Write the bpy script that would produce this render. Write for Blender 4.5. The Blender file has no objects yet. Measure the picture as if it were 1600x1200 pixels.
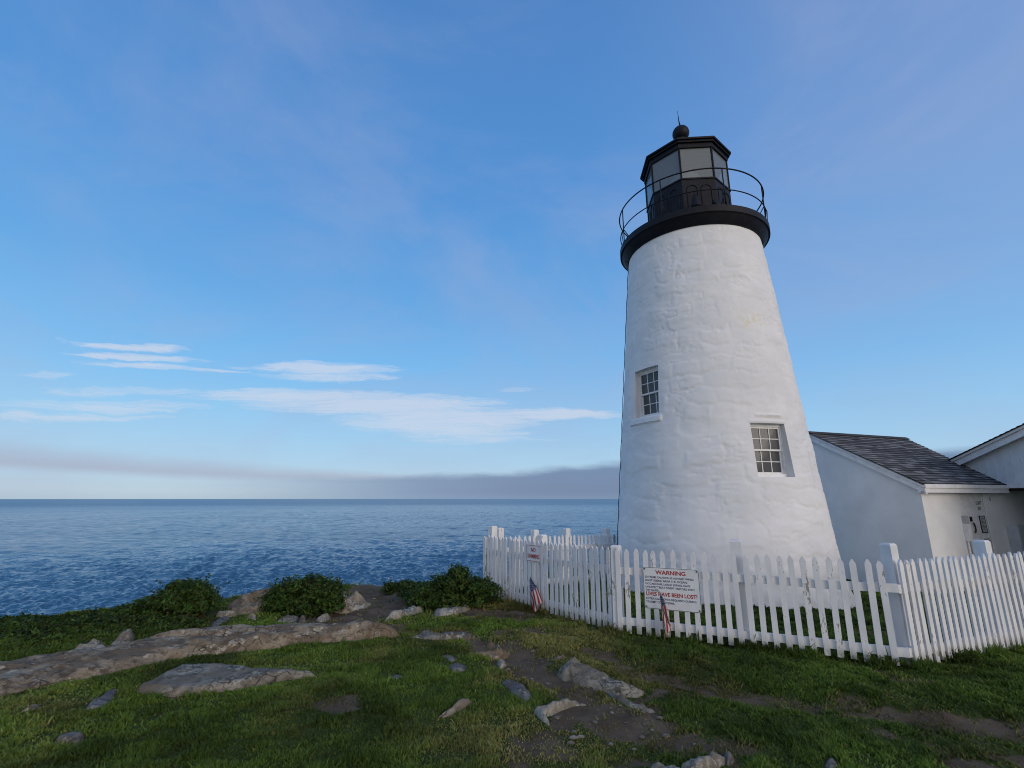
import bpy, math, random
import numpy as np
from mathutils import Vector, Matrix
random.seed(7)
rng = np.random.default_rng(11)
SC = bpy.context.scene
COL = SC.collection
R = math.radians

# ------------------------------------------------------------------ camera constants (real focal length and pitch of the photo)
F = 755.5
PITCH = math.atan(179 / F)
EYE = 1.7
CP, SP = math.cos(PITCH), math.sin(PITCH)
def ray(x, y):
    a, b = (x - 800) / F, (600 - y) / F
    return np.array([a, CP - b * SP, SP + b * CP])
def G(x, y, z=0.0):
    r = ray(x, y); t = (z - EYE) / r[2]
    return float(r[0] * t), float(r[1] * t)

# ------------------------------------------------------------------ numpy noise
def _h(ix, iy, s):
    v = (ix.astype(np.int64) * 374761393 + iy.astype(np.int64) * 668265263 + s * 974711) & 0xFFFFFFFF
    v = ((v ^ (v >> 13)) * 1274126177) & 0xFFFFFFFF
    v = v ^ (v >> 16)
    return (v & 0xFFFFFF) / float(0xFFFFFF)
def vn(x, y, s=0):
    x = np.asarray(x, float); y = np.asarray(y, float)
    ix = np.floor(x); iy = np.floor(y); fx = x - ix; fy = y - iy
    fx = fx * fx * fx * (fx * (fx * 6 - 15) + 10); fy = fy * fy * fy * (fy * (fy * 6 - 15) + 10)
    a = _h(ix, iy, s); b = _h(ix + 1, iy, s); c = _h(ix, iy + 1, s); d = _h(ix + 1, iy + 1, s)
    return (a * (1 - fx) + b * fx) * (1 - fy) + (c * (1 - fx) + d * fx) * fy * 1.0
def fbm(x, y, s=0, o=4):
    t = 0; a = .5; n = 0
    for i in range(o):
        t = t + a * vn(x * 2 ** i + i * 17.3, y * 2 ** i - i * 9.1, s + i); n += a; a *= .5
    return t / n
def sst(a, b, x):
    t = np.clip((x - a) / (b - a), 0, 1); return t * t * (3 - 2 * t)
def sd_poly(x, y, poly):
    """signed distance, positive inside"""
    P = np.asarray(poly, float); n = len(P)
    x = np.asarray(x, float); y = np.asarray(y, float)
    d = np.full(x.shape, 1e9); ins = np.zeros(x.shape, bool)
    for i in range(n):
        ax, ay = P[i]; bx, by = P[(i + 1) % n]
        ex, ey = bx - ax, by - ay
        t = np.clip(((x - ax) * ex + (y - ay) * ey) / (ex * ex + ey * ey + 1e-12), 0, 1)
        d = np.minimum(d, (x - ax - ex * t) ** 2 + (y - ay - ey * t) ** 2)
        c = ((ay > y) != (by > y))
        with np.errstate(divide='ignore', invalid='ignore'):
            xi = ex * (y - ay) / (ey if ey != 0 else 1e-12) + ax
        ins ^= c & (x < xi)
    d = np.sqrt(d)
    return np.where(ins, d, -d)
def d_line(x, y, pts):
    d = np.full(np.shape(x), 1e9)
    for (ax, ay), (bx, by) in zip(pts[:-1], pts[1:]):
        ex, ey = bx - ax, by - ay
        t = np.clip(((x - ax) * ex + (y - ay) * ey) / (ex * ex + ey * ey), 0, 1)
        d = np.minimum(d, np.hypot(x - ax - ex * t, y - ay - ey * t))
    return d

# ------------------------------------------------------------------ mesh helpers
def srgb(r, g, b):
    f = lambda c: c / 12.92 if c <= .04045 else ((c + .055) / 1.055) ** 2.4
    return (f(r / 255), f(g / 255), f(b / 255), 1)
def link(name, me, m, parent=None, loc=None):
    o = bpy.data.objects.new(name, me); COL.objects.link(o)
    if m is not None and len(me.materials) == 0:
        for k in (m if isinstance(m, (list, tuple)) else [m]): me.materials.append(k)
    if parent is not None: o.parent = parent
    if loc is not None: o.location = loc
    return o
def tag(o, label=None, cat=None, group=None, kind=None):
    if label: o['label'] = label
    if cat: o['category'] = cat
    if group: o['group'] = group
    if kind: o['kind'] = kind
    return o
def thing(name, label, cat, loc=(0, 0, 0), rz=0, group=None):
    o = bpy.data.objects.new(name, None); COL.objects.link(o); o.empty_display_size = .1
    o.location = loc; o.rotation_euler = (0, 0, rz)
    return tag(o, label, cat, group)
class MB:
    def __init__(s): s.v = []; s.f = []; s.mi = []; s.c = []
    def quad(s, pts, mi=0, col=None):
        i = len(s.v); s.v += [tuple(map(float, p)) for p in pts]; s.f.append(tuple(range(i, i + len(pts)))); s.mi.append(mi)
        s.c += [col or (1, 1, 1, 1)] * len(pts)
    def box(s, c, d, M=None, mi=0):
        hx, hy, hz = d[0] / 2, d[1] / 2, d[2] / 2
        P = [Vector((c[0] + sx * hx, c[1] + sy * hy, c[2] + sz * hz)) for sz in (-1, 1) for sx, sy in ((-1, -1), (1, -1), (1, 1), (-1, 1))]
        if M is not None: P = [M @ p for p in P]
        i = len(s.v); s.v += [tuple(p) for p in P]; s.c += [(1, 1, 1, 1)] * 8
        for q in ((0, 3, 2, 1), (4, 5, 6, 7), (0, 1, 5, 4), (1, 2, 6, 5), (2, 3, 7, 6), (3, 0, 4, 7)):
            s.f.append(tuple(i + k for k in q)); s.mi.append(mi)
    def prism(s, pts, vec, mi=0):
        """extrude a planar polygon along vec"""
        n = len(pts); i = len(s.v); v = Vector(vec)
        s.v += [tuple(map(float, p)) for p in pts] + [tuple(Vector(p) + v) for p in pts]; s.c += [(1, 1, 1, 1)] * (2 * n)
        s.f.append(tuple(range(i + n - 1, i - 1, -1))); s.mi.append(mi)
        s.f.append(tuple(range(i + n, i + 2 * n))); s.mi.append(mi)
        for k in range(n):
            s.f.append((i + k, i + (k + 1) % n, i + n + (k + 1) % n, i + n + k)); s.mi.append(mi)
    def tube(s, path, r, n=8, closed=False, mi=0):
        P = [Vector(p) for p in path]; L = len(P); i0 = len(s.v); rr = r if isinstance(r, (list, tuple)) else [r] * L
        up0 = None
        for k in range(L):
            a = P[(k - 1) % L] if (closed or k > 0) else P[k]; b = P[(k + 1) % L] if (closed or k < L - 1) else P[k]
            t = (b - a).normalized()
            ref = Vector((0, 0, 1)) if abs(t.z) < .9 else Vector((1, 0, 0))
            u = t.cross(ref).normalized(); w = t.cross(u)
            for j in range(n):
                q = 2 * math.pi * j / n
                s.v.append(tuple(P[k] + rr[k] * (math.cos(q) * u + math.sin(q) * w)))
            s.c += [(1, 1, 1, 1)] * n
        for k in range(L if closed else L - 1):
            for j in range(n):
                a = i0 + k * n; b = i0 + ((k + 1) % L) * n
                s.f.append((a + j, a + (j + 1) % n, b + (j + 1) % n, b + j)); s.mi.append(mi)
        if not closed:
            s.f.append(tuple(i0 + j for j in range(n - 1, -1, -1))); s.mi.append(mi)
            s.f.append(tuple(i0 + (L - 1) * n + j for j in range(n))); s.mi.append(mi)
    def lathe(s, prof, n=48, a0=0, mi=0, caps=True):
        i0 = len(s.v)
        for r, z in prof:
            for j in range(n):
                q = a0 + 2 * math.pi * j / n; s.v.append((r * math.cos(q), r * math.sin(q), z))
            s.c += [(1, 1, 1, 1)] * n
        for k in range(len(prof) - 1):
            for j in range(n):
                a = i0 + k * n; b = a + n
                s.f.append((a + j, a + (j + 1) % n, b + (j + 1) % n, b + j)); s.mi.append(mi)
        if caps:
            s.f.append(tuple(i0 + j for j in range(n - 1, -1, -1))); s.mi.append(mi)
            s.f.append(tuple(i0 + (len(prof) - 1) * n + j for j in range(n))); s.mi.append(mi)
    def build(s, name, m, parent=None, smooth=False, loc=None, angle=None, color=False):
        me = bpy.data.meshes.new(name); me.from_pydata(s.v, [], s.f); me.update()
        if any(s.mi): me.polygons.foreach_set('material_index', s.mi)
        if color:
            at = me.color_attributes.new('Col', 'FLOAT_COLOR', 'POINT'); at.data.foreach_set('color', np.array(s.c, np.float32).ravel())
        if smooth: me.polygons.foreach_set('use_smooth', [True] * len(s.f))
        if angle:
            me.polygons.foreach_set('use_smooth', [True] * len(s.f)); me.set_sharp_from_angle(angle=R(angle))
        return link(name, me, m, parent, loc)
def np_mesh(name, V, quads=None, tris=None, m=None, parent=None, smooth=True, col=None, attrs=None, loc=None):
    me = bpy.data.meshes.new(name)
    V = np.asarray(V, np.float32); me.vertices.add(len(V)); me.vertices.foreach_set('co', V.ravel())
    idx = []; tot = []
    if quads is not None and len(quads): idx.append(np.asarray(quads, np.int32).ravel()); tot.append(np.full(len(quads), 4, np.int32))
    if tris is not None and len(tris): idx.append(np.asarray(tris, np.int32).ravel()); tot.append(np.full(len(tris), 3, np.int32))
    idx = np.concatenate(idx); tot = np.concatenate(tot)
    me.loops.add(len(idx)); me.loops.foreach_set('vertex_index', idx)
    me.polygons.add(len(tot)); st = np.zeros(len(tot), np.int32); st[1:] = np.cumsum(tot)[:-1]
    me.polygons.foreach_set('loop_start', st)
    try: me.polygons.foreach_set('loop_total', tot)
    except Exception: pass
    me.update(calc_edges=True)
    if smooth: me.polygons.foreach_set('use_smooth', np.ones(len(tot), bool))
    if col is not None:
        at = me.color_attributes.new('Col', 'FLOAT_COLOR', 'POINT'); c = np.ones((len(V), 4), np.float32); c[:, :3] = col; at.data.foreach_set('color', c.ravel())
    for k, a in (attrs or {}).items():
        at = me.attributes.new(k, 'FLOAT', 'POINT'); at.data.foreach_set('value', np.asarray(a, np.float32))
    return link(name, me, m, parent, loc)
def grid_quads(nr, nc):
    i = np.arange(nr - 1)[:, None] * nc + np.arange(nc - 1)[None, :]
    return np.stack([i, i + 1, i + nc + 1, i + nc], -1).reshape(-1, 4)

# ------------------------------------------------------------------ node helpers
class E:
    """tiny expression builder over shader math nodes"""
    def __init__(s, nt, sock): s.nt = nt; s.s = sock
    def _m(s, op, *o):
        n = s.nt.nodes.new('ShaderNodeMath'); n.operation = op
        for i, q in enumerate((s,) + o):
            if isinstance(q, E): s.nt.links.new(q.s, n.inputs[i])
            else: n.inputs[i].default_value = q
        return E(s.nt, n.outputs[0])
    def __add__(s, o): return s._m('ADD', o)
    def __sub__(s, o): return s._m('SUBTRACT', o)
    def __mul__(s, o): return s._m('MULTIPLY', o)
    def __truediv__(s, o): return s._m('DIVIDE', o)
    __radd__ = __add__; __rmul__ = __mul__
    def mx(s, o): return s._m('MAXIMUM', o)
    def mn(s, o): return s._m('MINIMUM', o)
    def pw(s, o): return s._m('POWER', o)
    def ss(s, a, b, lo=0., hi=1.):
        n = s.nt.nodes.new('ShaderNodeMapRange'); n.interpolation_type = 'SMOOTHSTEP'
        s.nt.links.new(s.s, n.inputs[0])
        for i, q in enumerate((a, b, lo, hi)):
            if isinstance(q, E): s.nt.links.new(q.s, n.inputs[1 + i])
            else: n.inputs[1 + i].default_value = q
        return E(s.nt, n.outputs[0])
def vec(nt, x, y, z=0.):
    n = nt.nodes.new('ShaderNodeCombineXYZ')
    for i, q in enumerate((x, y, z)):
        if isinstance(q, E): nt.links.new(q.s, n.inputs[i])
        else: n.inputs[i].default_value = q
    return n.outputs[0]
def noise(nt, v, scale, detail=4, rough=.55, dist=0.):
    n = nt.nodes.new('ShaderNodeTexNoise'); n.inputs['Scale'].default_value = scale; n.inputs['Detail'].default_value = detail
    n.inputs['Roughness'].default_value = rough; n.inputs['Distortion'].default_value = dist
    if v is not None: nt.links.new(v, n.inputs['Vector'])
    return E(nt, n.outputs[0])
def mixc(nt, fac, a, b, mode='MIX'):
    n = nt.nodes.new('ShaderNodeMix'); n.data_type = 'RGBA'; n.blend_type = mode
    if isinstance(fac, E): nt.links.new(fac.s, n.inputs[0])
    else: n.inputs[0].default_value = fac
    for q, i in ((a, 6), (b, 7)):
        if hasattr(q, 'links'): nt.links.new(q, n.inputs[i])
        else: n.inputs[i].default_value = q if len(q) == 4 else (*q, 1)
    return n.outputs[2]
def ramp(nt, fac, stops):
    n = nt.nodes.new('ShaderNodeValToRGB'); cr = n.color_ramp
    while len(cr.elements) < len(stops): cr.elements.new(.5)
    for e, (p, c) in zip(cr.elements, stops): e.position = p; e.color = c if len(c) == 4 else (*c, 1)
    nt.links.new(fac.s, n.inputs[0]); return n.outputs[0]
def new_mat(name, rough=.6, spec=.3):
    m = bpy.data.materials.new(name); m.use_nodes = True; nt = m.node_tree
    b = nt.nodes['Principled BSDF']; b.inputs['Roughness'].default_value = rough; b.inputs['Specular IOR Level'].default_value = spec
    return m, nt, b
def coord(nt, kind='Object'):
    n = nt.nodes.new('ShaderNodeTexCoord'); return n.outputs[kind]
def mapping(nt, v, scale=(1, 1, 1), loc=None):
    n = nt.nodes.new('ShaderNodeMapping'); n.inputs['Scale'].default_value = scale; nt.links.new(v, n.inputs['Vector'])
    if loc is not None: nt.links.new(loc, n.inputs['Location'])
    return n.outputs[0]
def bump(nt, b, h, strength=.3, dist=.01):
    n = nt.nodes.new('ShaderNodeBump'); n.inputs['Strength'].default_value = strength; n.inputs['Distance'].default_value = dist
    nt.links.new(h.s, n.inputs['Height']); nt.links.new(n.outputs[0], b.inputs['Normal'])
def setc(nt, b, c):
    if hasattr(c, 'links'): nt.links.new(c, b.inputs['Base Color'])
    else: b.inputs['Base Color'].default_value = c if len(c) == 4 else (*c, 1)
def sep(nt, v):
    n = nt.nodes.new('ShaderNodeSeparateXYZ'); nt.links.new(v, n.inputs[0]); return [E(nt, o) for o in n.outputs]
def attr(nt, name, out='Color'):
    n = nt.nodes.new('ShaderNodeAttribute'); n.attribute_name = name; return n.outputs[out]

def plain(name, c, rough=.6, spec=.3, var=.12, scale=6, bmp=0., metal=0.):
    m, nt, b = new_mat(name, rough, spec); v = coord(nt)
    n = noise(nt, v, scale, 5, .6)
    dark = tuple(x * (1 - var * 2) for x in c[:3]); lite = tuple(min(1, x * (1 + var)) for x in c[:3])
    setc(nt, b, mixc(nt, n.ss(.3, .7), dark, lite)); b.inputs['Metallic'].default_value = metal
    if bmp: bump(nt, b, noise(nt, v, scale * 6, 4, .6), bmp, .004)
    return m

# painted picket wood: peeling paint, dirt splashed at the foot
def picket_paint():
    m, nt, b = new_mat('white_fence_paint', .55, .3)
    v = coord(nt); oi = nt.nodes.new('ShaderNodeObjectInfo'); rnd = E(nt, oi.outputs['Random'])
    off = vec(nt, rnd * 37.0, rnd * 11.0, rnd * 53.0)
    pv = mapping(nt, v, (1, 1, .28), off)
    z = sep(nt, v)[2]
    big = noise(nt, mapping(nt, v, (1, 1, .5), off), 6, 3, .5)
    fine = noise(nt, pv, 55, 5, .7)
    peel = (fine + (big - .5) * .9 + (rnd - .5) * .16).ss(.69, .75)
    paint = mixc(nt, big.ss(.3, .75), (.66, .67, .69, 1), (.80, .80, .80, 1))
    col = mixc(nt, peel * .85, paint, (.22, .20, .18, 1))
    foot = z.ss(.16, .0) * noise(nt, pv, 20, 4, .7).ss(.25, .6)
    col = mixc(nt, foot * .8, col, (.20, .19, .13, 1))
    setc(nt, b, col); bump(nt, b, fine + peel * -1.0, .35, .003)
    return m
M = {}
M['fence'] = picket_paint()
# white lime-washed masonry
def tower_mat():
    m, nt, b = new_mat('whitewashed_stone', .75, .2)
    v = coord(nt, 'Object'); x, y, z = sep(nt, v)
    n1 = noise(nt, v, 1.3, 4, .6); n2 = noise(nt, v, 9, 5, .65); n3 = noise(nt, v, 55, 4, .7)
    col = mixc(nt, n1.ss(.35, .7), (.72, .73, .75, 1), (.80, .80, .81, 1))
    col = mixc(nt, n2.ss(.58, .8) * .25, col, (.64, .64, .64, 1))
    # rain streaks and mildew near the top and the foot
    st = noise(nt, mapping(nt, v, (5, 5, .35)), 1.6, 4, .6).ss(.55, .8)
    col = mixc(nt, st * .22, col, (.50, .49, .46, 1))
    foot = z.ss(.7, .0) * n2.ss(.35, .65)
    col = mixc(nt, foot * .4, col, (.45, .45, .38, 1))
    # faint ochre stain
    sx, sy, sz = 1.66 * math.cos(R(-77)), 1.66 * math.sin(R(-77)), 5.07
    dd = ((x - sx) * (x - sx) + (y - sy) * (y - sy) + (z - sz) * (z - sz) * 2.2).pw(.5)
    col = mixc(nt, dd.ss(.42, .05) * n2.ss(.4, .62) * .5, col, (.66, .58, .30, 1))
    setc(nt, b, col); bump(nt, b, n2 * 1.0 + n3 * .5, .16, .010)
    return m
M['tower'] = tower_mat()
M['white'] = plain('white_trim_paint', (.78, .78, .78), .5, .35, .05, 8, .08)
M['stucco'] = plain('white_plaster', (.83, .83, .83), .8, .2, .05, 1.2, .25)
M['siding'] = plain('white_siding', (.66, .69, .72), .65, .25, .04, 3, .1)
M['black'] = plain('black_iron_paint', (.008, .009, .016), .55, .22, .2, 7, .12)
M['soffit'] = plain('dark_soffit', (.05, .05, .055), .8, .2, .1, 4)
M['dark_room'] = plain('dark_interior', (.02, .022, .026), .9, .1, .1, 4)
M['steel'] = plain('galvanised_steel', (.42, .44, .47), .45, .5, .06, 9, .05)
M['beige'] = plain('beige_enclosure', (.50, .46, .38), .6, .3, .06, 9)
M['grey_sign'] = plain('grey_notice', (.45, .45, .44), .5, .3, .05, 20)
M['red'] = plain('red_lettering', (.42, .03, .03), .5, .3, .05, 30)
M['navy'] = plain('navy_lettering', (.03, .04, .13), .5, .3, .05, 30)
M['ink'] = plain('black_lettering', (.012, .012, .014), .5, .3, .05, 30)
M['sign_white'] = plain('sign_face', (.74, .75, .76), .38, .5, .04, 7)
M['stick'] = plain('varnished_stick', (.30, .20, .10), .5, .3, .1, 40)
M['lead'] = plain('weathered_copper_wire', (.035, .038, .04), .6, .4, .2, 20)
def glass_dark():
    m, nt, b = new_mat('window_glass', .05, .22); setc(nt, b, (.085, .088, .092, 1)); b.inputs['IOR'].default_value = 1.5
    bump(nt, b, noise(nt, coord(nt), 5, 2), .05, .01); return m
M['glass'] = glass_dark()
def glass_lantern():
    m, nt, b = new_mat('lantern_glass', .03, 1.0); setc(nt, b, (.33, .36, .38, 1)); out = nt.nodes['Material Output']
    t = nt.nodes.new('ShaderNodeBsdfTransparent'); t.inputs[0].default_value = (.88, .92, .93, 1)
    mx = nt.nodes.new('ShaderNodeMixShader'); mx.inputs[0].default_value = .38
    nt.links.new(t.outputs[0], mx.inputs[1]); nt.links.new(b.outputs[0], mx.inputs[2]); nt.links.new(mx.outputs[0], out.inputs[0]); return m
M['lantern_glass'] = glass_lantern()
M['lens'] = plain('lens_glass', (.62, .68, .66), .15, .6, .08, 5)
def vcol(name, rough=.8, spec=.15, trans=0.):
    m, nt, b = new_mat(name, rough, spec); c = attr(nt, 'Col')
    setc(nt, b, c)
    if trans:
        t = nt.nodes.new('ShaderNodeBsdfTranslucent'); nt.links.new(c, t.inputs[0])
        mx = nt.nodes.new('ShaderNodeMixShader'); mx.inputs[0].default_value = trans
        nt.links.new(b.outputs[0], mx.inputs[1]); nt.links.new(t.outputs[0], mx.inputs[2]); nt.links.new(mx.outputs[0], nt.nodes['Material Output'].inputs[0])
    return m
M['grass'] = vcol('grass_blades', .6, .25, .3)
M['leaf'] = vcol('shrub_leaves', .6, .12, .2)
M['bark'] = plain('shrub_bark', (.07, .055, .04), .85, .1, .2, 12, .3)
M['flag'] = vcol('flag_cloth', .75, .15, .25)
M['shingle'] = None
def shingle():
    m, nt, b = new_mat('asphalt_shingles', .9, .15); v = coord(nt)
    n = noise(nt, v, 60, 4, .7); c = mixc(nt, n.ss(.3, .75), (.75, .75, .75, 1), (1.25, 1.25, 1.25, 1))
    setc(nt, b, mixc(nt, 1., attr(nt, 'Col'), c, 'MULTIPLY')); bump(nt, b, noise(nt, v, 160, 3, .7), .4, .004); return m
M['shingle'] = shingle()
def rock_mat(name, a, b_, lichen, dark=.42):
    m, nt, b = new_mat(name, .85, .2); v = coord(nt, 'Object')
    n1 = noise(nt, v, 2.2, 5, .65, .4); n2 = noise(nt, v, 9, 6, .75); n3 = noise(nt, v, 38, 4, .75)
    strat = noise(nt, mapping(nt, v, (1.2, 4.5, 9)), 4, 4, .6)
    c = mixc(nt, n1.ss(.40, .60), tuple(q * .78 for q in a[:3]), tuple(q * 1.12 for q in b_[:3]))
    c = mixc(nt, n2.ss(.49, .60) * .9, c, tuple(x * dark for x in a[:3]))
    c = mixc(nt, strat.ss(.54, .64) * .6, c, tuple(x * .45 for x in b_[:3]))
    lc = noise(nt, v, 6.5, 6, .78).ss(.565, .62)
    c = mixc(nt, lc * .8, c, lichen)
    # speckle
    c = mixc(nt, n3.ss(.60, .72) * .5, c, (.26, .24, .20, 1))
    c = mixc(nt, n3.ss(.42, .30) * .6, c, (.03, .028, .025, 1))
    # cracks
    vo = nt.nodes.new('ShaderNodeTexVoronoi'); vo.feature = 'DISTANCE_TO_EDGE'; vo.inputs['Scale'].default_value = 2.1
    wv = nt.nodes.new('ShaderNodeVectorMath'); wv.operation = 'ADD'; nn = nt.nodes.new('ShaderNodeTexNoise'); nn.inputs['Scale'].default_value = 3; nt.links.new(v, nn.inputs['Vector'])
    nt.links.new(v, wv.inputs[0]); nt.links.new(nn.outputs['Color'], wv.inputs[1]); nt.links.new(wv.outputs[0], vo.inputs['Vector'])
    cr = E(nt, vo.outputs['Distance']).ss(.022, .002) * noise(nt, v, 3.1, 2).ss(.45, .6)
    c = mixc(nt, cr * .75, c, (.03, .028, .026, 1))
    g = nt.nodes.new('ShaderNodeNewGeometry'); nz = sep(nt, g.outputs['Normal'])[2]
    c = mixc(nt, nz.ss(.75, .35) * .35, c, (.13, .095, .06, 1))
    setc(nt, b, c); bump(nt, b, n2 * 1.0 + n3 * .45 + strat * .8 + cr * -1.2, .8, .02); return m
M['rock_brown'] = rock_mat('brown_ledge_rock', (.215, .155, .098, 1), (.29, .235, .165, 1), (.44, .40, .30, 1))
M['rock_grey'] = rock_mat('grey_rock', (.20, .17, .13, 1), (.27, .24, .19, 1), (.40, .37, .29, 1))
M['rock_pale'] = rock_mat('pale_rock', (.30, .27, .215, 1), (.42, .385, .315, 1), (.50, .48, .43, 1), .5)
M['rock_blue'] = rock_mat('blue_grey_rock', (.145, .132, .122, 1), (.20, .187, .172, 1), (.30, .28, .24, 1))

# ------------------------------------------------------------------ terrain field
COAST = [(-60, -12), (-30, -2), (-16, 3.4), (-11, 5.6), (-8.3, 7.3), (-6.6, 8.3), (-5.3, 9.3), (-4.3, 10.3), (-3.4, 11.0), (-2.3, 11.3), (-.8, 11.6), (2, 14), (6, 18), (14, 22), (40, 27), (80, 30)]
LAND = COAST + [(80, -60), (-60, -60)]
PATH = [G(*p) for p in ((930, 1012), (1000, 1043), (1095, 1062), (1200, 1086), (1340, 1098), (1470, 1118), (1570, 1134), (1640, 1150))]
BARE = [G(*p) for p in ((430, 968), (470, 952), (520, 930), (560, 910), (600, 905), (640, 928), (660, 945), (605, 968), (632, 986), (720, 985), (755, 998), (800, 1005), (835, 1022), (850, 1045), (885, 1062), (860, 1075), (790, 1050), (745, 1020), (735, 1000), (640, 992), (590, 975), (500, 975))]
PATCH = [G(*p) for p in ((868, 1112), (900, 1100), (960, 1090), (1010, 1108), (1045, 1140), (1010, 1165), (950, 1168), (900, 1150))]
PATCH2 = [G(*p) for p in ((830, 1158), (900, 1165), (1010, 1160), (1130, 1150), (1180, 1172), (1120, 1200), (960, 1215), (840, 1190))]
FENCES = [[(-.48, 9.28), (1.39, 6.89)], [(1.39, 6.89), (4.13, 5.53)], [(4.13, 5.53), (8.3, 7.13)]]
PATH2 = [G(*p) for p in ((790, 1005), (835, 1040), (872, 1068), (905, 1095), (985, 1125), (1060, 1150))]
PATH3 = [G(*p) for p in ((1005, 1092), (1040, 1075), (1095, 1062))]
def terr(x, y):
    x = np.asarray(x, float); y = np.asarray(y, float)
    h = .05 * (fbm(x * .45, y * .45, 3, 3) - .5) + .035 * (fbm(x * 2.1, y * 2.1, 5, 3) - .5)
    h = h * (.25 + .75 * sst(.15, 1.1, np.minimum.reduce([d_line(x, y, q) for q in FENCES]))) - .012
    h = h - .07 * sst(.42, .08, d_line(x, y, PATH))
    bare = sd_poly(x, y, BARE)
    h = h - .06 * sst(-.1, .35, bare) + sst(-.05, .2, bare) * .06 * (fbm(x * 3.2, y * 5.2, 8, 4) - .4)
    hx, hy = x - 8.8, y - 11.5
    h = h - .20 * sst(6.0, 2.6, np.hypot(hx, hy)) - .07 * sst(9.6, 11.5, y) * sst(4, 1.5, x)
    d = sd_poly(x, y, LAND) + .7 * (fbm(x * .8, y * .8, 21, 4) - .5)
    o = np.clip(.35 - d, 0, None)
    fall = np.where(o < 1.2, .32 * o * o, .46 + (o - 1.2) * 1.25)
    fall = np.minimum(fall, 21 + 0 * fall)
    crag = sst(.3, 3, o) * 1.6 * (fbm(x * .55, y * .55, 31, 5) - .5)
    return h - fall + crag
def terr1(x, y): return float(terr(np.array([x]), np.array([y]))[0])
def dirt(x, y):
    nz = (fbm(x * 3.3, y * 3.3, 41, 4) - .5); n2 = (fbm(x * 9, y * 9, 47, 3) - .5)
    a = sst(.26, .06, d_line(x, y, PATH) + nz * .5) * (.62 + .38 * sst(.40, .56, fbm(x * .9 + 3, y * .9, 44, 3)))
    a = np.maximum(a, .8 * sst(.24, .04, np.minimum(d_line(x, y, PATH2), d_line(x, y, PATH3) + .08) + nz * .5))
    b = sst(-.10, .16, sd_poly(x, y, BARE) + nz * .4)
    c = .9 * sst(-.12, .12, sd_poly(x, y, PATCH) + nz * .45)
    d = .62 * sst(-.2, .2, sd_poly(x, y, PATCH2) + nz * .9)
    e = .75 * sst(.66, .76, fbm(x * 1.3 + 4, y * 1.3, 61, 4))
    m = np.maximum.reduce([a, b, c, d, e])
    return np.clip(m + n2 * .5 * (m > .05), 0, 1)

# ------------------------------------------------------------------ ground sheet
def axis(lo, hi, core_lo, core_hi, step, grow):
    a = list(np.arange(core_lo, core_hi + 1e-6, step)); s = step; p = core_hi
    while p < hi: s *= grow; p += s; a.append(p)
    s = step; p = core_lo
    while p > lo: s *= grow; p -= s; a.insert(0, p)
    return np.array(a)
gx = axis(-70, 90, -7.5, 7.2, .04, 1.13); gy = axis(-70, 60, 2.6, 11.6, .04, 1.13)
X, Y = np.meshgrid(gx, gy); Z = terr(X, Y)
core = (X > -8) & (X < 8) & (Y > 2) & (Y < 12)
D = dirt(X, Y)
Z = Z + np.where(core, .012 * (fbm(X * 11, Y * 11, 71, 3) - .5) * 2, 0)
cl = sst(.55, -.2, sd_poly(X, Y, LAND) + .6 * (fbm(X * 1.5, Y * 1.5, 77, 3) - .5))
def ground_mat():
    m, nt, b = new_mat('ground_soil_and_rock', .95, .1); v = coord(nt)
    a = E(nt, attr(nt, 'dirt', 'Fac')); c_ = E(nt, attr(nt, 'cliff', 'Fac'))
    n1 = noise(nt, v, 3, 5, .65); n2 = noise(nt, v, 22, 6, .75); n3 = noise(nt, v, 110, 3, .7)
    turf = mixc(nt, n2.ss(.35, .7), (.040, .058, .014, 1), (.085, .098, .030, 1))
    soil = mixc(nt, n1.ss(.3, .7), (.098, .068, .044, 1), (.165, .124, .086, 1))
    soil = mixc(nt, n2.ss(.5, .75) * .6, soil, (.065, .05, .04, 1))
    soil = mixc(nt, n3.ss(.62, .70) * .6, soil, (.30, .27, .235, 1))
    st = noise(nt, mapping(nt, v, (1.0, 6, 4)), 3.2, 5, .65)
    rock = mixc(nt, st.ss(.35, .65), (.10, .085, .075, 1), (.22, .20, .175, 1))
    rock = mixc(nt, n2.ss(.5, .72) * .6, rock, (.07, .058, .048, 1))
    c = mixc(nt, (a + (n2 - .5) * .35).ss(.3, .6), turf, soil); c = mixc(nt, (c_ + (n2 - .5) * .5).ss(.35, .6), c, rock)
    setc(nt, b, c); bump(nt, b, n2 * 1.2 + n3 * .5 + st * c_ * 1.5, .8, .02); return m
g = np_mesh('ground', np.stack([X, Y, Z], -1).reshape(-1, 3), grid_quads(len(gy), len(gx)), m=ground_mat(), attrs={'dirt': D.ravel(), 'cliff': cl.ravel()})
tag(g, 'grassy headland ground with worn brown dirt paths', 'ground', kind='structure')

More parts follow.
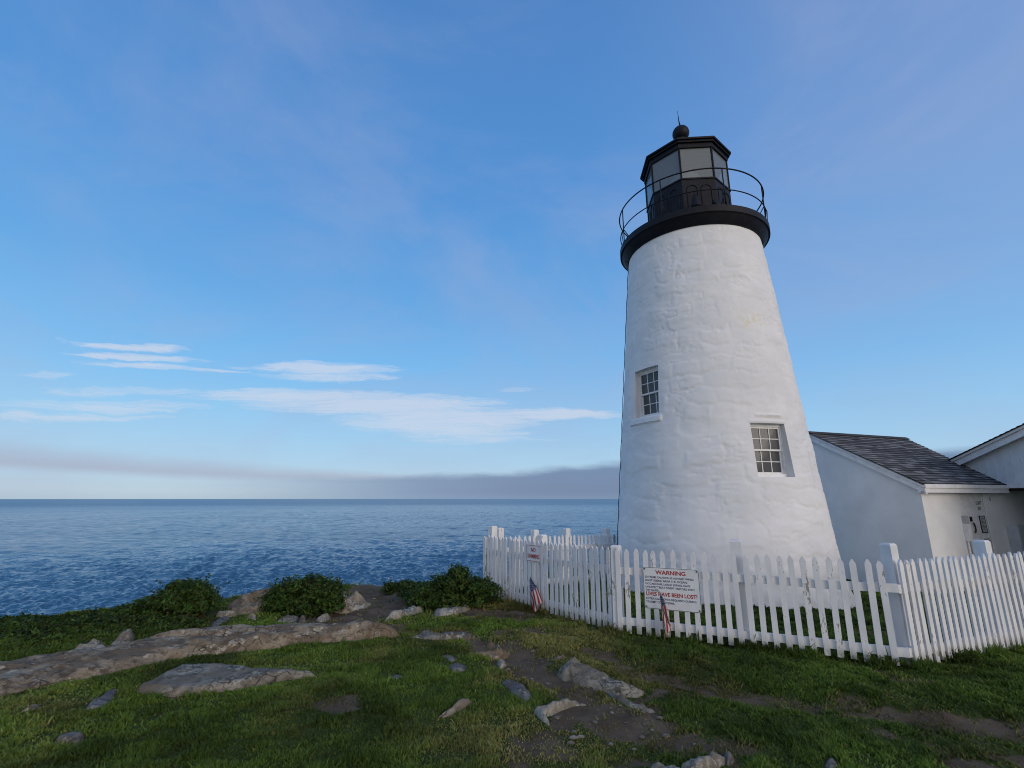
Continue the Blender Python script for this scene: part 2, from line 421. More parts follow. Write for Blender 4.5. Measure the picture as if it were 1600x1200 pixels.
# ------------------------------------------------------------------ rocks (height fields that grow out of the ground)
ROCKS = []
def rock(name, label, pts, h, edge, m, tilt=(0, 0), rough=.35, group=None, step=.03, z0=0., px=True, peak=None):
    poly = [G(*p) if px else p[:2] for p in pts]
    P = np.array(poly); lo = P.min(0) - .12; hi = P.max(0) + .12
    ext = max(hi - lo); step = min(step, max(.012, ext / 40))
    xs = np.arange(lo[0], hi[0], step); ys = np.arange(lo[1], hi[1], step)
    x, y = np.meshgrid(xs, ys); s = hash(label) % 997 if False else len(ROCKS) * 13 + 5
    w = .10 * min(1, ext / 1.2)
    wx = x + w * (fbm(x * 5, y * 5, s, 3) - .5); wy = y + w * (fbm(x * 5 + 9, y * 5, s + 3, 3) - .5)
    d = sd_poly(wx, wy, poly)
    prof = 1 - (1 - np.clip(d / (edge * .65), 0, 1)) ** 2.0
    cx, cy = P.mean(0)
    top = h * (1 + rough * 1.6 * (fbm(x * 2.2, y * 2.2, s + 5, 4) - .5)) + tilt[0] * (x - cx) + tilt[1] * (y - cy)
    top = np.clip(top, .012, h * 1.7 + .03)
    # facets: ledges along one direction
    led = fbm(x * 1.5 + y * .7, y * 6 - x * .8, s + 9, 3); top = top * (1 - rough * .55 * sst(.49, .56, led) - rough * .4 * sst(.36, .42, led))
    crg = rough * .13 * (fbm(x * 8, y * 8, s + 11, 4) - .5) + rough * .05 * (fbm(x * 24, y * 24, s + 15, 2) - .5)
    z = np.where(d > 0, top * prof + crg * np.clip(d / .05, 0, 1) * min(1, h / .08), d * 2.2)
    tz = terr(x, y)
    keep_v = d > -.06
    q = grid_quads(len(ys), len(xs)); kv = keep_v.ravel(); q = q[kv[q].all(1)]
    V = np.stack([x - cx, y - cy, tz + z + z0], -1).reshape(-1, 3)
    used = np.unique(q); mp = -np.ones(len(V), int); mp[used] = np.arange(len(used))
    zb = terr1(cx, cy); V[:, 2] -= zb
    # squash the planar stretch of steep faces by nudging outward
    o = np_mesh(name, V[used], mp[q], m=M[m], loc=(float(cx), float(cy), zb))
    tag(o, label, 'rock', group)
    ROCKS.append((poly, h)); return o
rock('rock_ledge', 'long low brown rock ledge running from the left edge of the photo', [(-80, 1030, .1), (0, 1022, .1), (60, 1018, .1), (110, 1011, .1), (180, 1000, .11), (250, 990, .11), (330, 981, .12), (400, 975, .12), (470, 970, .12), (530, 968, .12), (580, 970, .11), (612, 977, .1), (632, 986, .06), (625, 995), (560, 1001), (460, 1009), (350, 1020), (280, 1032), (170, 1054), (60, 1074), (0, 1086), (-80, 1098)], .15, .34, 'rock_brown', (0, .05), .27)
rock('rock_slab', 'flat grey stone slab like a kite, lying in the green grass', [(205, 1082), (245, 1058, .05), (280, 1036, .06), (345, 1034, .06), (400, 1038, .06), (450, 1041, .06), (498, 1046, .04), (440, 1061), (400, 1071), (320, 1081), (260, 1088)], .08, .09, 'rock_grey', (0, .015), .13)
rock('boulder', 'pale lichen-covered boulder behind the left end of the long ledge', [(101, 1016, .08), (122, 1004, .08), (148, 999, .08), (169, 998, .08), (173, 1008, .08), (150, 1016, .08), (120, 1020, .08)], .22, .16, 'rock_pale', rough=.7)
rock('rock', 'thin pale rock just right of the pale boulder behind the ledge', [(172, 1000, .05), (185, 992, .05), (214, 988, .05), (208, 996, .05), (185, 1003, .05)], .12, .1, 'rock_grey', rough=.6)
rock('stone', 'blue-grey pointed stone in the grass below the long ledge', [(128, 1112), (143, 1096), (163, 1081), (187, 1076), (176, 1090), (158, 1106)], .06, .07, 'rock_blue', rough=.5)
rock('stone', 'small grey round stone in the grass near the bottom left corner', [(80, 1160), (90, 1150), (113, 1146), (130, 1150), (116, 1160)], .045, .05, 'rock_blue', rough=.5)
rock('stone', 'thin brown stone in yellowed grass at the far left', [(33, 1112), (45, 1104), (63, 1100), (56, 1108)], .035, .05, 'rock_brown', rough=.5)
rock('rock', 'light brown wedge-shaped rock alone in the middle of the grass', [(680, 1116), (700, 1099, .05), (718, 1088, .05), (737, 1086, .05), (742, 1096), (724, 1106), (704, 1114)], .05, .06, 'rock_grey', (.02, .05), .35)
rock('stone', 'upper small flat stone left of the dirt gully', [(686, 1026), (700, 1023), (714, 1030), (706, 1035)], .03, .05, 'rock_blue', rough=.5)
rock('stone', 'lower flat grey stone left of the dirt gully', [(698, 1041), (714, 1036), (730, 1042), (727, 1049), (706, 1049)], .03, .06, 'rock_blue', rough=.5)
rock('stone', 'tiny dark stone in the green grass right of the kite-shaped slab', [(606, 1055), (622, 1051), (634, 1056), (616, 1061)], .03, .05, 'rock_blue', rough=.5)
rock('boulder', 'large grey boulder sloping right beside the dirt path below the signs', [(880, 1060), (874, 1044, .05), (884, 1026, .12), (893, 1020, .15), (912, 1014, .15), (908, 1026, .14), (930, 1032, .13), (960, 1044, .12), (985, 1056, .1), (1005, 1067, .06), (1012, 1078), (994, 1088), (970, 1087), (946, 1080), (912, 1070)], .13, .16, 'rock_grey', (-.02, .20), .25, step=.02)
rock('rock', 'narrow pale rock edge capped with grass left of the large grey boulder', [(833, 1034), (858, 1022, .05), (880, 1016, .06), (886, 1022, .03), (862, 1030)], .10, .08, 'rock_grey', rough=.6)
rock('boulder', 'pale hollowed rock at the left edge of the bare dirt patch', [(833, 1110), (838, 1099, .04), (855, 1091, .06), (880, 1087, .06), (912, 1086, .05), (927, 1093), (902, 1101), (877, 1108), (852, 1117), (861, 1132), (842, 1124)], .08, .09, 'rock_pale', (0, .08), .5, step=.02)
rock('rock', 'long thin grey rock lying below the large grey boulder', [(944, 1078), (965, 1083, .02), (990, 1094, .02), (1024, 1108), (1014, 1111), (985, 1102), (955, 1089)], .06, .07, 'rock_grey', rough=.5)
rock('boulder', 'whitish craggy rock cut off by the bottom edge of the photo', [(985, 1216), (1010, 1193, .02), (1040, 1186, .04), (1070, 1184, .05), (1086, 1174, .06), (1105, 1169, .06), (1131, 1173, .05), (1128, 1192), (1112, 1212), (1050, 1240)], .13, .08, 'rock_pale', rough=.9, step=.016)
rock('stone', 'small grey stone touching the whitish rock at the bottom edge', [(1130, 1182), (1140, 1177), (1148, 1188), (1134, 1196)], .05, .04, 'rock_blue', rough=.6)
rock('stone', 'small buried grey stone at the bottom right in clover', [(1285, 1196), (1292, 1182), (1302, 1184), (1312, 1198), (1298, 1206)], .05, .05, 'rock_grey', rough=.6)
rock('boulder', 'left of two pale rocks by the large bush at the fence', [(603, 970), (611, 960), (630, 953), (662, 949), (664, 955), (640, 960), (620, 967)], .10, .12, 'rock_pale', rough=.5)
rock('boulder', 'right of two pale rocks in front of the large bush', [(676, 959), (690, 952), (726, 948), (735, 952), (706, 963), (684, 965)], .10, .12, 'rock_pale', (0, .1), .4)
rock('rock', 'low grey rock strip at the right end of the long ledge', [(640, 998), (655, 992), (690, 988), (726, 989), (745, 995), (700, 1000)], .08, .1, 'rock_grey', rough=.5)
rock('stone', 'small stone sitting on the low grey rock strip', [(655, 988, .02), (668, 983, .02), (680, 987, .02), (668, 991, .02)], .10, .06, 'rock_grey', rough=.6)
rock('boulder', 'brown earthy boulder at the top of the dirt gully', [(752, 1004), (757, 995, .08), (768, 992, .1), (788, 1002, .08), (803, 1012), (780, 1014)], .16, .12, 'rock_brown', rough=.5)
rock('rock', 'grassy brown hump on the left side of the dirt gully', [(738, 1024), (762, 1014, .05), (790, 1009, .06), (802, 1018), (772, 1028)], .10, .12, 'rock_brown', rough=.5)
rock('stone', 'small white-flecked stone in the dirt gully', [(774, 1034), (784, 1027), (792, 1036), (781, 1044)], .06, .05, 'rock_pale', rough=.7)
rock('rock', 'flat grey rock at the foot of the dirt gully', [(782, 1066), (800, 1062), (820, 1068), (832, 1090), (820, 1096), (800, 1081)], .05, .09, 'rock_blue', rough=.5)
rock('boulder', 'jagged pale outcrop right of the middle bush against the sea', [(513, 950), (520, 932, .1), (538, 924, .14), (557, 925, .14), (580, 934, .05), (562, 946), (540, 951)], .20, .30, 'rock_pale', rough=.9)
rock('boulder', 'square-cut pale block with a shadowed front left of the middle bush', [(336, 964), (341, 956, .06), (364, 955, .06), (372, 962), (352, 966)], .16, .06, 'rock_pale', rough=.4)
rock('rock', 'grey flat-topped rock left of the middle bush', [(350, 958), (372, 950, .06), (405, 945, .1), (417, 949, .08), (412, 958), (380, 960)], .18, .14, 'rock_grey', rough=.5)
rock('rock', 'grey rock hump behind the left side of the middle bush', [(352, 947), (378, 938, .12), (418, 916, .3), (440, 922, .2), (430, 940)], .30, .35, 'rock_grey', rough=.6)
rock('stone', 'pale stone by the foot of the left bush', [(286, 976), (298, 969, .03), (313, 971, .03), (310, 977)], .09, .07, 'rock_pale', rough=.6)
rock('stone', 'flat tan stone under the left bush', [(272, 966), (290, 962), (303, 967), (285, 971)], .05, .08, 'rock_grey', rough=.6)
rock('stone', 'white stone in the grass between the long ledge and the middle bush', [(385, 965), (393, 958, .05), (402, 960, .05), (400, 969)], .10, .06, 'rock_pale', rough=.8)
rock('rock', 'smooth blue-grey strip of rock running up behind the long ledge', [(318, 986), (335, 972), (355, 963), (364, 966), (345, 976), (332, 985)], .04, .08, 'rock_blue', rough=.3)
rock('stone', 'blue-grey stone below the middle bush', [(467, 976), (469, 963, .04), (478, 962, .04), (481, 974)], .10, .06, 'rock_blue', rough=.5)
rock('stone', 'low tan rock shelf below the middle bush', [(432, 972), (445, 964), (468, 963), (466, 974)], .05, .08, 'rock_grey', rough=.5)
rock('stone', 'pale stone lying on the bare headland rock', [(493, 964), (502, 959, .03), (517, 955, .03), (516, 961), (503, 966)], .08, .06, 'rock_pale', rough=.7)

def rock_mask(x, y):
    """largest inside distance to any rock outline"""
    d = np.full(x.shape, -9.)
    for poly, h in ROCKS:
        P = np.array(poly); lo = P.min(0) - .05; hi = P.max(0) + .05
        k = (x > lo[0]) & (x < hi[0]) & (y > lo[1]) & (y < hi[1])
        if k.any(): d[k] = np.maximum(d[k], sd_poly(x[k], y[k], poly))
    return d

# pebbles on the bare soil
peb = [(990, 1165), (1003, 1149), (955, 1160), (878, 1135), (1030, 1150), (1020, 1135), (700, 968), (660, 990), (560, 952), (600, 945), (585, 930), (1230, 1092), (1290, 1098), (848, 1167), (1085, 1160), (930, 1128)]
_pr = random.Random(21)
peb += [(_pr.uniform(870, 1040), _pr.uniform(1095, 1165)) for _ in range(16)] + [(_pr.uniform(740, 860), _pr.uniform(1005, 1070)) for _ in range(10)] + [(_pr.uniform(470, 640), _pr.uniform(925, 965)) for _ in range(12)]
for k, (px, py) in enumerate(peb):
    x, y = G(px, py); rr = random.uniform(.008, .026); mb = MB()
    a0 = random.random() * 6; prof = [(rr * .55, -rr * .3), (rr, 0), (rr * .8, rr * .4), (rr * .3, rr * .6)]
    mb.lathe(prof, 9, a0); mb.v = [(vx * 1.4 * (1 + .25 * math.sin(3 * vx / rr + k)), vy * (1 + .2 * math.cos(2 * vy / rr + k)), vz) for vx, vy, vz in mb.v]
    o = mb.build('pebble', M[('rock_pale', 'rock_grey')[k % 2]], smooth=True, loc=(x, y, terr1(x, y) + rr * .2))
    tag(o, 'small loose pebble lying on the bare brown soil', 'pebble', 'loose pebbles on the bare soil')

# ------------------------------------------------------------------ fences
A_, B_, C_, D_ = (-.48, 9.28), (1.39, 6.89), (4.13, 5.53), (8.3, 7.13)
BK = (2.75, 11.72)
def picket_mesh(k):
    r = random.Random(100 + k); w = .060 + r.uniform(-.002, .002); t = .022; h = 1.0
    tip = r.uniform(.040, .050); flat = r.uniform(.003, .008)
    pts = [(-w / 2, 0), (w / 2, 0), (w / 2, h - tip), (flat, h), (-flat, h), (-w / 2, h - tip)]
    b = .003
    mb = MB(); mb.prism([(x, 0, z) for x, z in pts][::-1], (0, t, 0)); me_o = mb
    me = bpy.data.meshes.new('picket'); me.from_pydata(mb.v, [], mb.f); me.update(); me.materials.append(M['fence']); return me
PK = [picket_mesh(k) for k in range(6)]
def fence(label, p0, p1, spacing, posts, z0=(0, 0), top=1.05, first=0., last=None, rails=(.76, .14), seed=1):
    """local x runs along the fence, local -y is the outside where the pickets are nailed"""
    r = random.Random(seed)
    p0 = np.array(p0, float); p1 = np.array(p1, float); L = float(np.hypot(*(p1 - p0))); d = (p1 - p0) / L
    ang = math.atan2(d[1], d[0])
    gz = lambda s: z0[0] + (z0[1] - z0[0]) * s / L
    root = thing('picket_fence', label, 'picket fence', (p0[0], p0[1], 0), ang, 'white picket fence runs around the lighthouse')
    for zr in rails:
        mb = MB(); n = 8
        # a gently sagging rail in one mesh
        ring = []
        for k in range(n + 1):
            s = L * k / n; zc = gz(s) + zr + r.uniform(-.006, .006)
            ring.append([(s, .0, zc - .044), (s, .04, zc - .044), (s, .04, zc + .044), (s, .0, zc + .044)])
        for k in range(n):
            a, b = ring[k], ring[k + 1]
            for j in range(4): mb.quad([a[j], b[j], b[(j + 1) % 4], a[(j + 1) % 4]])
        mb.quad(ring[0]); mb.quad(ring[-1][::-1])
        mb.build('rail', M['fence'], root)
    s = first; k = 0
    while s <= (L if last is None else last) + 1e-6:
        o = bpy.data.objects.new('picket', PK[r.randrange(6)]); COL.objects.link(o); o.parent = root
        base = gz(s) + .02 + r.uniform(-.015, .012)
        o.location = (s + r.uniform(-.005, .005), -.0225 + r.uniform(-.0015, 0), base)
        o.scale = (1, 1, (top + gz(s) - base) * (1 + r.uniform(-.008, .012)))
        o.rotation_euler = (r.uniform(-.006, .006) - .0, r.uniform(-.014, .014), 0)
        s += spacing; k += 1
    for (s, off, h, w) in posts:
        mb = MB(); c = .012
        hw = w / 2; prof = [(-.3, hw), (h - .02, hw), (h, hw - c)]
        for (za, wa), (zb, wb) in zip(prof[:-1], prof[1:]):
            A = [(-wa, -wa, za), (wa, -wa, za), (wa, wa, za), (-wa, wa, za)]; Bq = [(-wb, -wb, zb), (wb, -wb, zb), (wb, wb, zb), (-wb, wb, zb)]
            for j in range(4): mb.quad([A[j], A[(j + 1) % 4], Bq[(j + 1) % 4], Bq[j]])
        mb.quad([(-wb, -wb, h), (wb, -wb, h), (wb, wb, h), (-wb, wb, h)])
        o = mb.build('post', M['fence'], root); o.location = (s, off + hw + .043, gz(s)); o.rotation_euler = (r.uniform(-.012, .012), r.uniform(-.012, .012), r.uniform(-.05, .05))
    return root
fence('left run of the white picket fence bearing the small red and white sign', A_, B_, .1045, [(1.42, 0, 1.13, .12), (.06, 0, 1.21, .12)], top=1.04, last=2.98, seed=3)
fence('front run of the white picket fence bearing the large warning sign', B_, C_, .1205, [(.0, -.05, 1.08, .12), (1.49, 0, 1.2, .13)], top=1.045, first=.03, last=3.04, seed=5)
fence('right run of the white picket fence going off the right edge of the photo', C_, D_, .1090, [(.11, .0, 1.215, .12), (1.83, 0, 1.2, .125), (3.4, 0, 1.2, .13)], top=1.05, first=.07, seed=8)
fence('rear run of the white picket fence seen against the sea behind the left run', BK, A_, .112, [(.72, -.2, 1.15, .13), (1.95, -.2, 1.155, .12), (2.8, -.2, 1.13, .12), (3.68, -.2, 1.17, .12)], z0=(-.12, 0), top=1.02, rails=(.78, .16), seed=9)

# ------------------------------------------------------------------ lettering
FONT = None
def lettering(name, lines, m, parent, bold=0.0, y=-.002):
    """lines: (text, x_center_or_left, z_base, height, width or None, align). Letters stand in the local xz plane, facing -y"""
    V = []; Fc = []
    for (txt, x, z, h, w, al) in lines:
        cu = bpy.data.curves.new('t', 'FONT'); cu.body = txt; cu.size = 1.0; cu.offset = bold; cu.resolution_u = 3
        to = bpy.data.objects.new('t', cu); COL.objects.link(to); bpy.context.view_layer.update()
        me = bpy.data.meshes.new_from_object(to.evaluated_get(bpy.context.evaluated_depsgraph_get()))
        P = np.array([v.co[:] for v in me.vertices]); lo = P.min(0); hi = P.max(0)
        cap = .70
        sx = (w / (hi[0] - lo[0])) if w else h / cap
        x0 = x - (w if w else (hi[0] - lo[0]) * sx) / 2 if al == 'c' else x
        i = len(V)
        V += [(x0 + (p[0] - lo[0]) * sx, y, z + p[1] * h / cap) for p in P]
        Fc += [tuple(i + k for k in f.vertices) for f in me.polygons]
        bpy.data.objects.remove(to); bpy.data.curves.remove(cu); bpy.data.meshes.remove(me)
    me = bpy.data.meshes.new(name); me.from_pydata(V, [], Fc); me.update()
    return link(name, me, M[m], parent)
def along(p0, p1, s, off=0.):
    p0 = np.array(p0); p1 = np.array(p1); d = (p1 - p0) / np.hypot(*(p1 - p0)); n = np.array([d[1], -d[0]]); q = p0 + d * s + n * off
    return (float(q[0]), float(q[1])), math.atan2(d[1], d[0])
# large warning sign
(wx, wy), wa = along(B_, C_, .712, .030)
ws = thing('warning_sign', 'white warning sign with red and navy lettering nailed to the front fence', 'sign', (wx, wy, .585), wa)
W, Hh = .69, .50
mb = MB(); rc = .03; out = []
for cx0, cz0, a0 in ((W / 2 - rc, Hh / 2 - rc, 0), (-W / 2 + rc, Hh / 2 - rc, 90), (-W / 2 + rc, -Hh / 2 + rc, 180), (W / 2 - rc, -Hh / 2 + rc, 270)):
    out += [(cx0 + rc * math.cos(R(a0 + q)), 0, cz0 + rc * math.sin(R(a0 + q))) for q in (0, 30, 60, 90)]
mb.prism(out[::-1], (0, .004, 0)); mb.build('board', M['sign_white'], ws)
mb = MB(); mb.tube([(p[0] * .985, -.001, p[2] * .98) for p in out], .0022, 4, True); mb.build('border_line', M['ink'], ws)
lettering('lettering', [('WARNING', 0, .168, .048, .37, 'c')], 'red', ws, .022)
lettering('lettering', [('LIVES HAVE BEEN LOST!', -.005, -.092, .045, .62, 'c')], 'red', ws, .022)
lettering('lettering', [('EXTREME CAUTION IS ADVISED WHILE', -.32, .118, .024, .60, 'l'), ('SIGHT-SEEING NEAR THE OCEAN.', -.32, .078, .024, .52, 'l'), ('OCCASIONAL LARGE WAVES HAVE', -.32, .038, .024, .55, 'l'), ('UNEXPECTEDLY SWEPT VISITORS INTO', -.32, -.002, .024, .60, 'l'), ('THE WATER.', -.32, -.040, .024, .17, 'l')], 'navy', ws, .010)
lettering('lettering', [('EXTRA CAUTION IS REQUIRED DURING', -.32, -.140, .024, .61, 'l'), ('STORMY CONDITIONS.', -.32, -.180, .024, .35, 'l')], 'navy', ws, .010)
mb = MB()
for sx in (-.32, .32):
    for sz in (-.225, .225):
        mb.box((sx, -.003, sz), (.014, .006, .014))
mb.build('nail', M['ink'], ws)
# small sign
(nx, ny), na = along(A_, B_, 1.375, .030)
ns = thing('no_swimming_sign', 'small white NO SWIMMING sign with red border on left fence run', 'sign', (nx, ny, .845), na)
mb = MB(); mb.box((0, .002, 0), (.345, .004, .255)); mb.build('board', M['sign_white'], ns)
mb = MB()
for c, d in (((0, -.001, .118), (.335, .003, .006)), ((0, -.001, -.118), (.335, .003, .006)), ((.164, -.001, 0), (.006, .003, .230)), ((-.164, -.001, 0), (.006, .003, .230))): mb.box(c, d)
mb.build('border_line', M['red'], ns)
lettering('lettering', [('NO', 0, .022, .062, .11, 'c'), ('SWIMMING', 0, -.078, .066, .29, 'c')], 'red', ns, .02)

# flags on sticks
def flag(label, p0, p1, s0, s1, ztop, width, seed, flip=1):
    (x, y), a = along(p0, p1, s0, .10); r = random.Random(seed)
    zb = terr1(x, y)
    root = thing('flag', label, 'flag', (x, y, zb), a, 'small stars and stripes flags on sticks by the fence')
    lean = s1 - s0
    mb = MB(); mb.tube([(0, 0, -.05), (lean, .02, ztop)], .0045, 6); mb.build('stick', M['stick'], root)
    nh, nf = 40, 46; V = []; Cc = []
    H0 = .23; Lf = .34
    for i in range(nh):
        h = i / (nh - 1)
        for j in range(nf):
            f = j / (nf - 1)
            zt = ztop - .01 - h * H0
            droop = f * Lf * (.97 - .16 * h)
            spread = width * (f ** .8) * (1 - .55 * h)
            fold = .020 * math.sin(h * 9 + f * 2.2 + seed) * min(1, f * 3) + .012 * math.sin(h * 17 + f * 5)
            px_ = lean * (zt / ztop) + flip * (spread + fold * .6) + .005
            V.append((px_, -.012 + .034 * math.cos(h * 8.5 + f * 1.5 + seed) * min(1, f * 2.5), max(zt - droop, .02)))
            if h < 7 / 13 and f < .4:
                star = (int(h * 13 / 7 * 9) + int(f / .4 * 11)) % 2 == 0 and ((h * 9 * 13 / 7) % 1 - .5) ** 2 + ((f / .4 * 11) % 1 - .5) ** 2 < .13
                Cc.append((.5, .52, .6) if star else (.018, .026, .10))
            else: Cc.append((.36, .035, .04) if int(h * 12.999) % 2 == 0 else (.62, .60, .58))
    np_mesh('cloth', V, grid_quads(nh, nf), m=M['flag'], parent=root, col=np.array(Cc))
    return root
flag('limp stars and stripes flag on a stick in front of the warning sign', B_, C_, .608, .575, .57, .115, 2, 1)
flag('limp stars and stripes flag on a stick below the no swimming sign', A_, B_, 1.36, 1.37, .52, .26, 5, 1)

# ------------------------------------------------------------------ lighthouse
TX, TY = 4.295, 10.505
LH = thing('lighthouse', 'white round stone lighthouse with black iron gallery and lantern', 'lighthouse', (TX, TY, 0))
RB, RT, ZT = 2.122, 1.468, 7.30
rad = lambda z: RB + (RT - RB) * z / 7.28
WIN = [(-163.7, -141.0, 3.31, 4.33), (-90.0, -68.2, 2.07, 3.03)]
def build_tower():
    az = list(np.linspace(-180, 180, 561)[:-1]); zz = list(np.linspace(-.25, ZT, 300))
    for a0, a1, z0, z1 in WIN:
        az = [a for a in az if min(abs(a - a0), abs(a - a1)) > .2] + [a0, a1]
        zz = [z for z in zz if min(abs(z - z0), abs(z - z1)) > .008] + [z0, z1]
    az = np.array(sorted(az)); zz = np.array(sorted(zz)); na_, nz_ = len(az), len(zz)
    A, Zz = np.meshgrid(az, zz); s = np.radians(A) * 1.8
    # periodic noise along the circumference through two shifted copies
    def pn(fx, fz, seed, o=4):
        w = sst(120, 180, A); L = 2 * math.pi * 1.8
        return fbm(s * fx, Zz * fz, seed, o) * (1 - w) + fbm((s - L) * fx, Zz * fz, seed, o) * w
    zw = Zz + .20 * (pn(1.0, 1.2, 5, 3) - .5) * 2 + .06 * (pn(5, 5, 15, 3) - .5) * 2
    row = np.floor(zw / .31); fr = zw / .31 - row
    hgt = .38 + 0 * fr
    wd = .42 + .40 * _h(row, row * 0, 3); offs = _h(row, row * 0 + 1, 9) * 7
    sx = (s + .16 * (pn(2.3, 2.3, 25, 3) - .5) * 2) / wd + offs; col = np.floor(sx); fc = sx - col
    bul = _h(col, row, 77)
    ez = np.minimum(fr, 1 - fr) * .31 + .03 * (pn(7, 7, 65, 3) - .5); es = np.minimum(fc, 1 - fc) * wd
    jn = sst(0, .055, ez) * (.45 + .55 * sst(0, .07, es))
    disp = .0048 * jn * (.2 + 1.2 * bul) + .011 * (bul - .5) * jn
    disp = disp + .026 * (pn(1.3, 2.4, 33, 4) - .5) + .010 * (pn(4.5, 9, 41, 4) - .5) - .010 * sst(.035, .0, np.abs(pn(1.6, 5.5, 83, 4) - .5)) * sst(.42, .6, pn(1.2, 1.2, 87, 3))
    fade = np.ones_like(A)
    for a0, a1, z0, z1 in WIN:
        dx = np.maximum(np.maximum(a0 - A, A - a1), 0) * math.pi / 180 * 1.8; dz = np.maximum(np.maximum(z0 - Zz, Zz - z1), 0)
        fade = np.minimum(fade, sst(0, .16, np.hypot(dx, dz)) * .9 + .1 * (np.hypot(dx, dz) > .001))
    fade = fade * sst(ZT, ZT - .12, Zz)
    disp = disp * fade
    def patch(a0, a1, z0, z1, hh):
        return hh * sst(a0 - .5, a0 + .3, A) * sst(a1 + .5, a1 - .3, A) * sst(z0 - .012, z0 + .004, Zz) * sst(z1 + .012, z1 - .004, Zz)
    disp = disp + patch(-167, -139, 3.17, 3.295, .030) + patch(-86, -70.5, 3.16, 3.2, .022) + patch(-91, -67, 3.045, 3.08, .014)
    # battered foot
    disp = disp + .10 * sst(.35, -.2, Zz) * (.6 + .6 * pn(2, 2, 51, 3))
    rr = rad(Zz) + disp
    V = np.stack([rr * np.cos(np.radians(A)), rr * np.sin(np.radians(A)), Zz], -1)
    i = np.arange(nz_ - 1)[:, None] * na_ + np.arange(na_)[None, :]; j = np.arange(nz_ - 1)[:, None] * na_ + (np.arange(na_) + 1)[None, :] % na_
    Q = np.stack([i, j, j + na_, i + na_], -1)
    ac = (az + np.append(az[1:], az[0] + 360)) / 2; zc = (zz[1:] + zz[:-1]) / 2
    keep = np.ones((nz_ - 1, na_), bool)
    for a0, a1, z0, z1 in WIN: keep &= ~((ac[None, :] > a0) & (ac[None, :] < a1) & (zc[:, None] > z0) & (zc[:, None] < z1))
    Vl = [V.reshape(-1, 3)]; Ql = [Q[keep]]; n = len(Vl[0]); info = []
    for a0, a1, z0, z1 in WIN:
        ia = np.where((az >= a0 - 1e-6) & (az <= a1 + 1e-6))[0]; iz = np.where((zz >= z0 - 1e-6) & (zz <= z1 + 1e-6))[0]
        am = R((a0 + a1) / 2); nn = np.array([math.cos(am), math.sin(am)]); rn = rad(z1) * math.cos(R((a1 - a0) / 2)) - .085
        loop = [iz[0] * na_ + k for k in ia] + [k * na_ + ia[-1] for k in iz[1:]] + [iz[-1] * na_ + k for k in ia[::-1][1:]] + [k * na_ + ia[0] for k in iz[::-1][1:]]
        loop = np.array(loop[:-1] if loop[0] == loop[-1] else loop); P = Vl[0][loop]; m_ = len(loop)
        P2 = P.copy(); dn = P[:, :2] @ nn - rn + .09; P2[:, :2] -= dn[:, None] * nn[None, :]
        Vl.append(P.copy()); Vl.append(P2); k = np.arange(m_)
        Ql.append(np.stack([n + k, n + m_ + k, n + m_ + (k + 1) % m_, n + (k + 1) % m_], -1)); n += 2 * m_
        tang = np.array([-nn[1], nn[0]]); ts = P[:, :2] @ tang
        info.append((am, rn, float(ts.min()), float(ts.max()), z0, z1))
    o = np_mesh('tower', np.concatenate(Vl), np.concatenate(Ql), m=M['tower'], parent=LH)
    o.data.set_sharp_from_angle(angle=R(50)); return info
INFO = build_tower()
for (am, rn, t0, t1, z0, z1) in INFO:
    # local frame: x along the wall (to the right seen from outside), y inward
    nx_, ny_ = math.cos(am), math.sin(am)
    wz = bpy.data.objects.new('window', None)
    w = t1 - t0; h = z1 - z0; cxm = (t0 + t1) / 2
    fw = .05
    mb = MB()
    for c, d in (((-w / 2 + fw / 2, .03, h / 2), (fw, .06, h)), ((w / 2 - fw / 2, .03, h / 2), (fw, .06, h)), ((0, .03, h - fw / 2), (w - 2 * fw, .06, fw)), ((0, .02, .03), (w - 2 * fw, .09, .06))): mb.box(c, d)
    win = mb.build('window', M['white'], LH)
    # outward normal n, right-hand direction seen from outside = (-ny... )
    tx, ty = -ny_, nx_   # increasing azimuth; seen from outside this points to the right
    Mw = Matrix(((tx, -nx_, 0, nx_ * rn + tx * cxm), (ty, -ny_, 0, ny_ * rn + ty * cxm), (0, 0, 1, z0), (0, 0, 0, 1)))
    win.matrix_local = Mw
    iw = w - 2 * fw; ih = h - fw - .06; half = ih / 2
    for nm, zb, yb in (('upper_sash', .06 + half - .015, .028), ('lower_sash', .06, .056)):
        hh = half + .015; mb = MB(); sb = .032
        mb.box((-iw / 2 + sb / 2, yb, zb + hh / 2), (sb, .026, hh)); mb.box((iw / 2 - sb / 2, yb, zb + hh / 2), (sb, .026, hh))
        mb.box((0, yb, zb + hh - sb / 2), (iw - 2 * sb, .026, sb)); mb.box((0, yb, zb + sb / 2), (iw - 2 * sb, .026, sb))
        pw = iw - 2 * sb; ph = hh - 2 * sb
        for q in (-1, 1): mb.box((q * pw / 6, yb, zb + hh / 2), (.015, .02, ph))
        for q in (-1, 0, 1):
            mb.box((q * pw / 3, yb, zb + hh / 2), (pw / 3 - .015, .02, .015))
        mb.build(nm, M['white'], win)
        gq = MB(); gq.box((0, yb + .004, zb + hh / 2), (pw + .004, .004, ph + .004)); gq.build('pane', M['glass'], win)
    gq = MB(); gq.box((0, .16, h / 2), (w + .1, .01, h + .1)); gq.build('dark_backing', M['dark_room'], win)  # dark sheet behind the sashes, standing in for the unlit room

ZD = 7.456
mb = MB(); mb.lathe([(1.40, 7.262), (1.50, 7.264), (1.53, 7.30), (1.60, 7.40), (1.632, 7.452), (1.668, 7.456), (1.668, 7.60), (1.645, 7.615), (.2, 7.63)], 120)
mb.build('gallery_deck', M['black'], LH, angle=30)
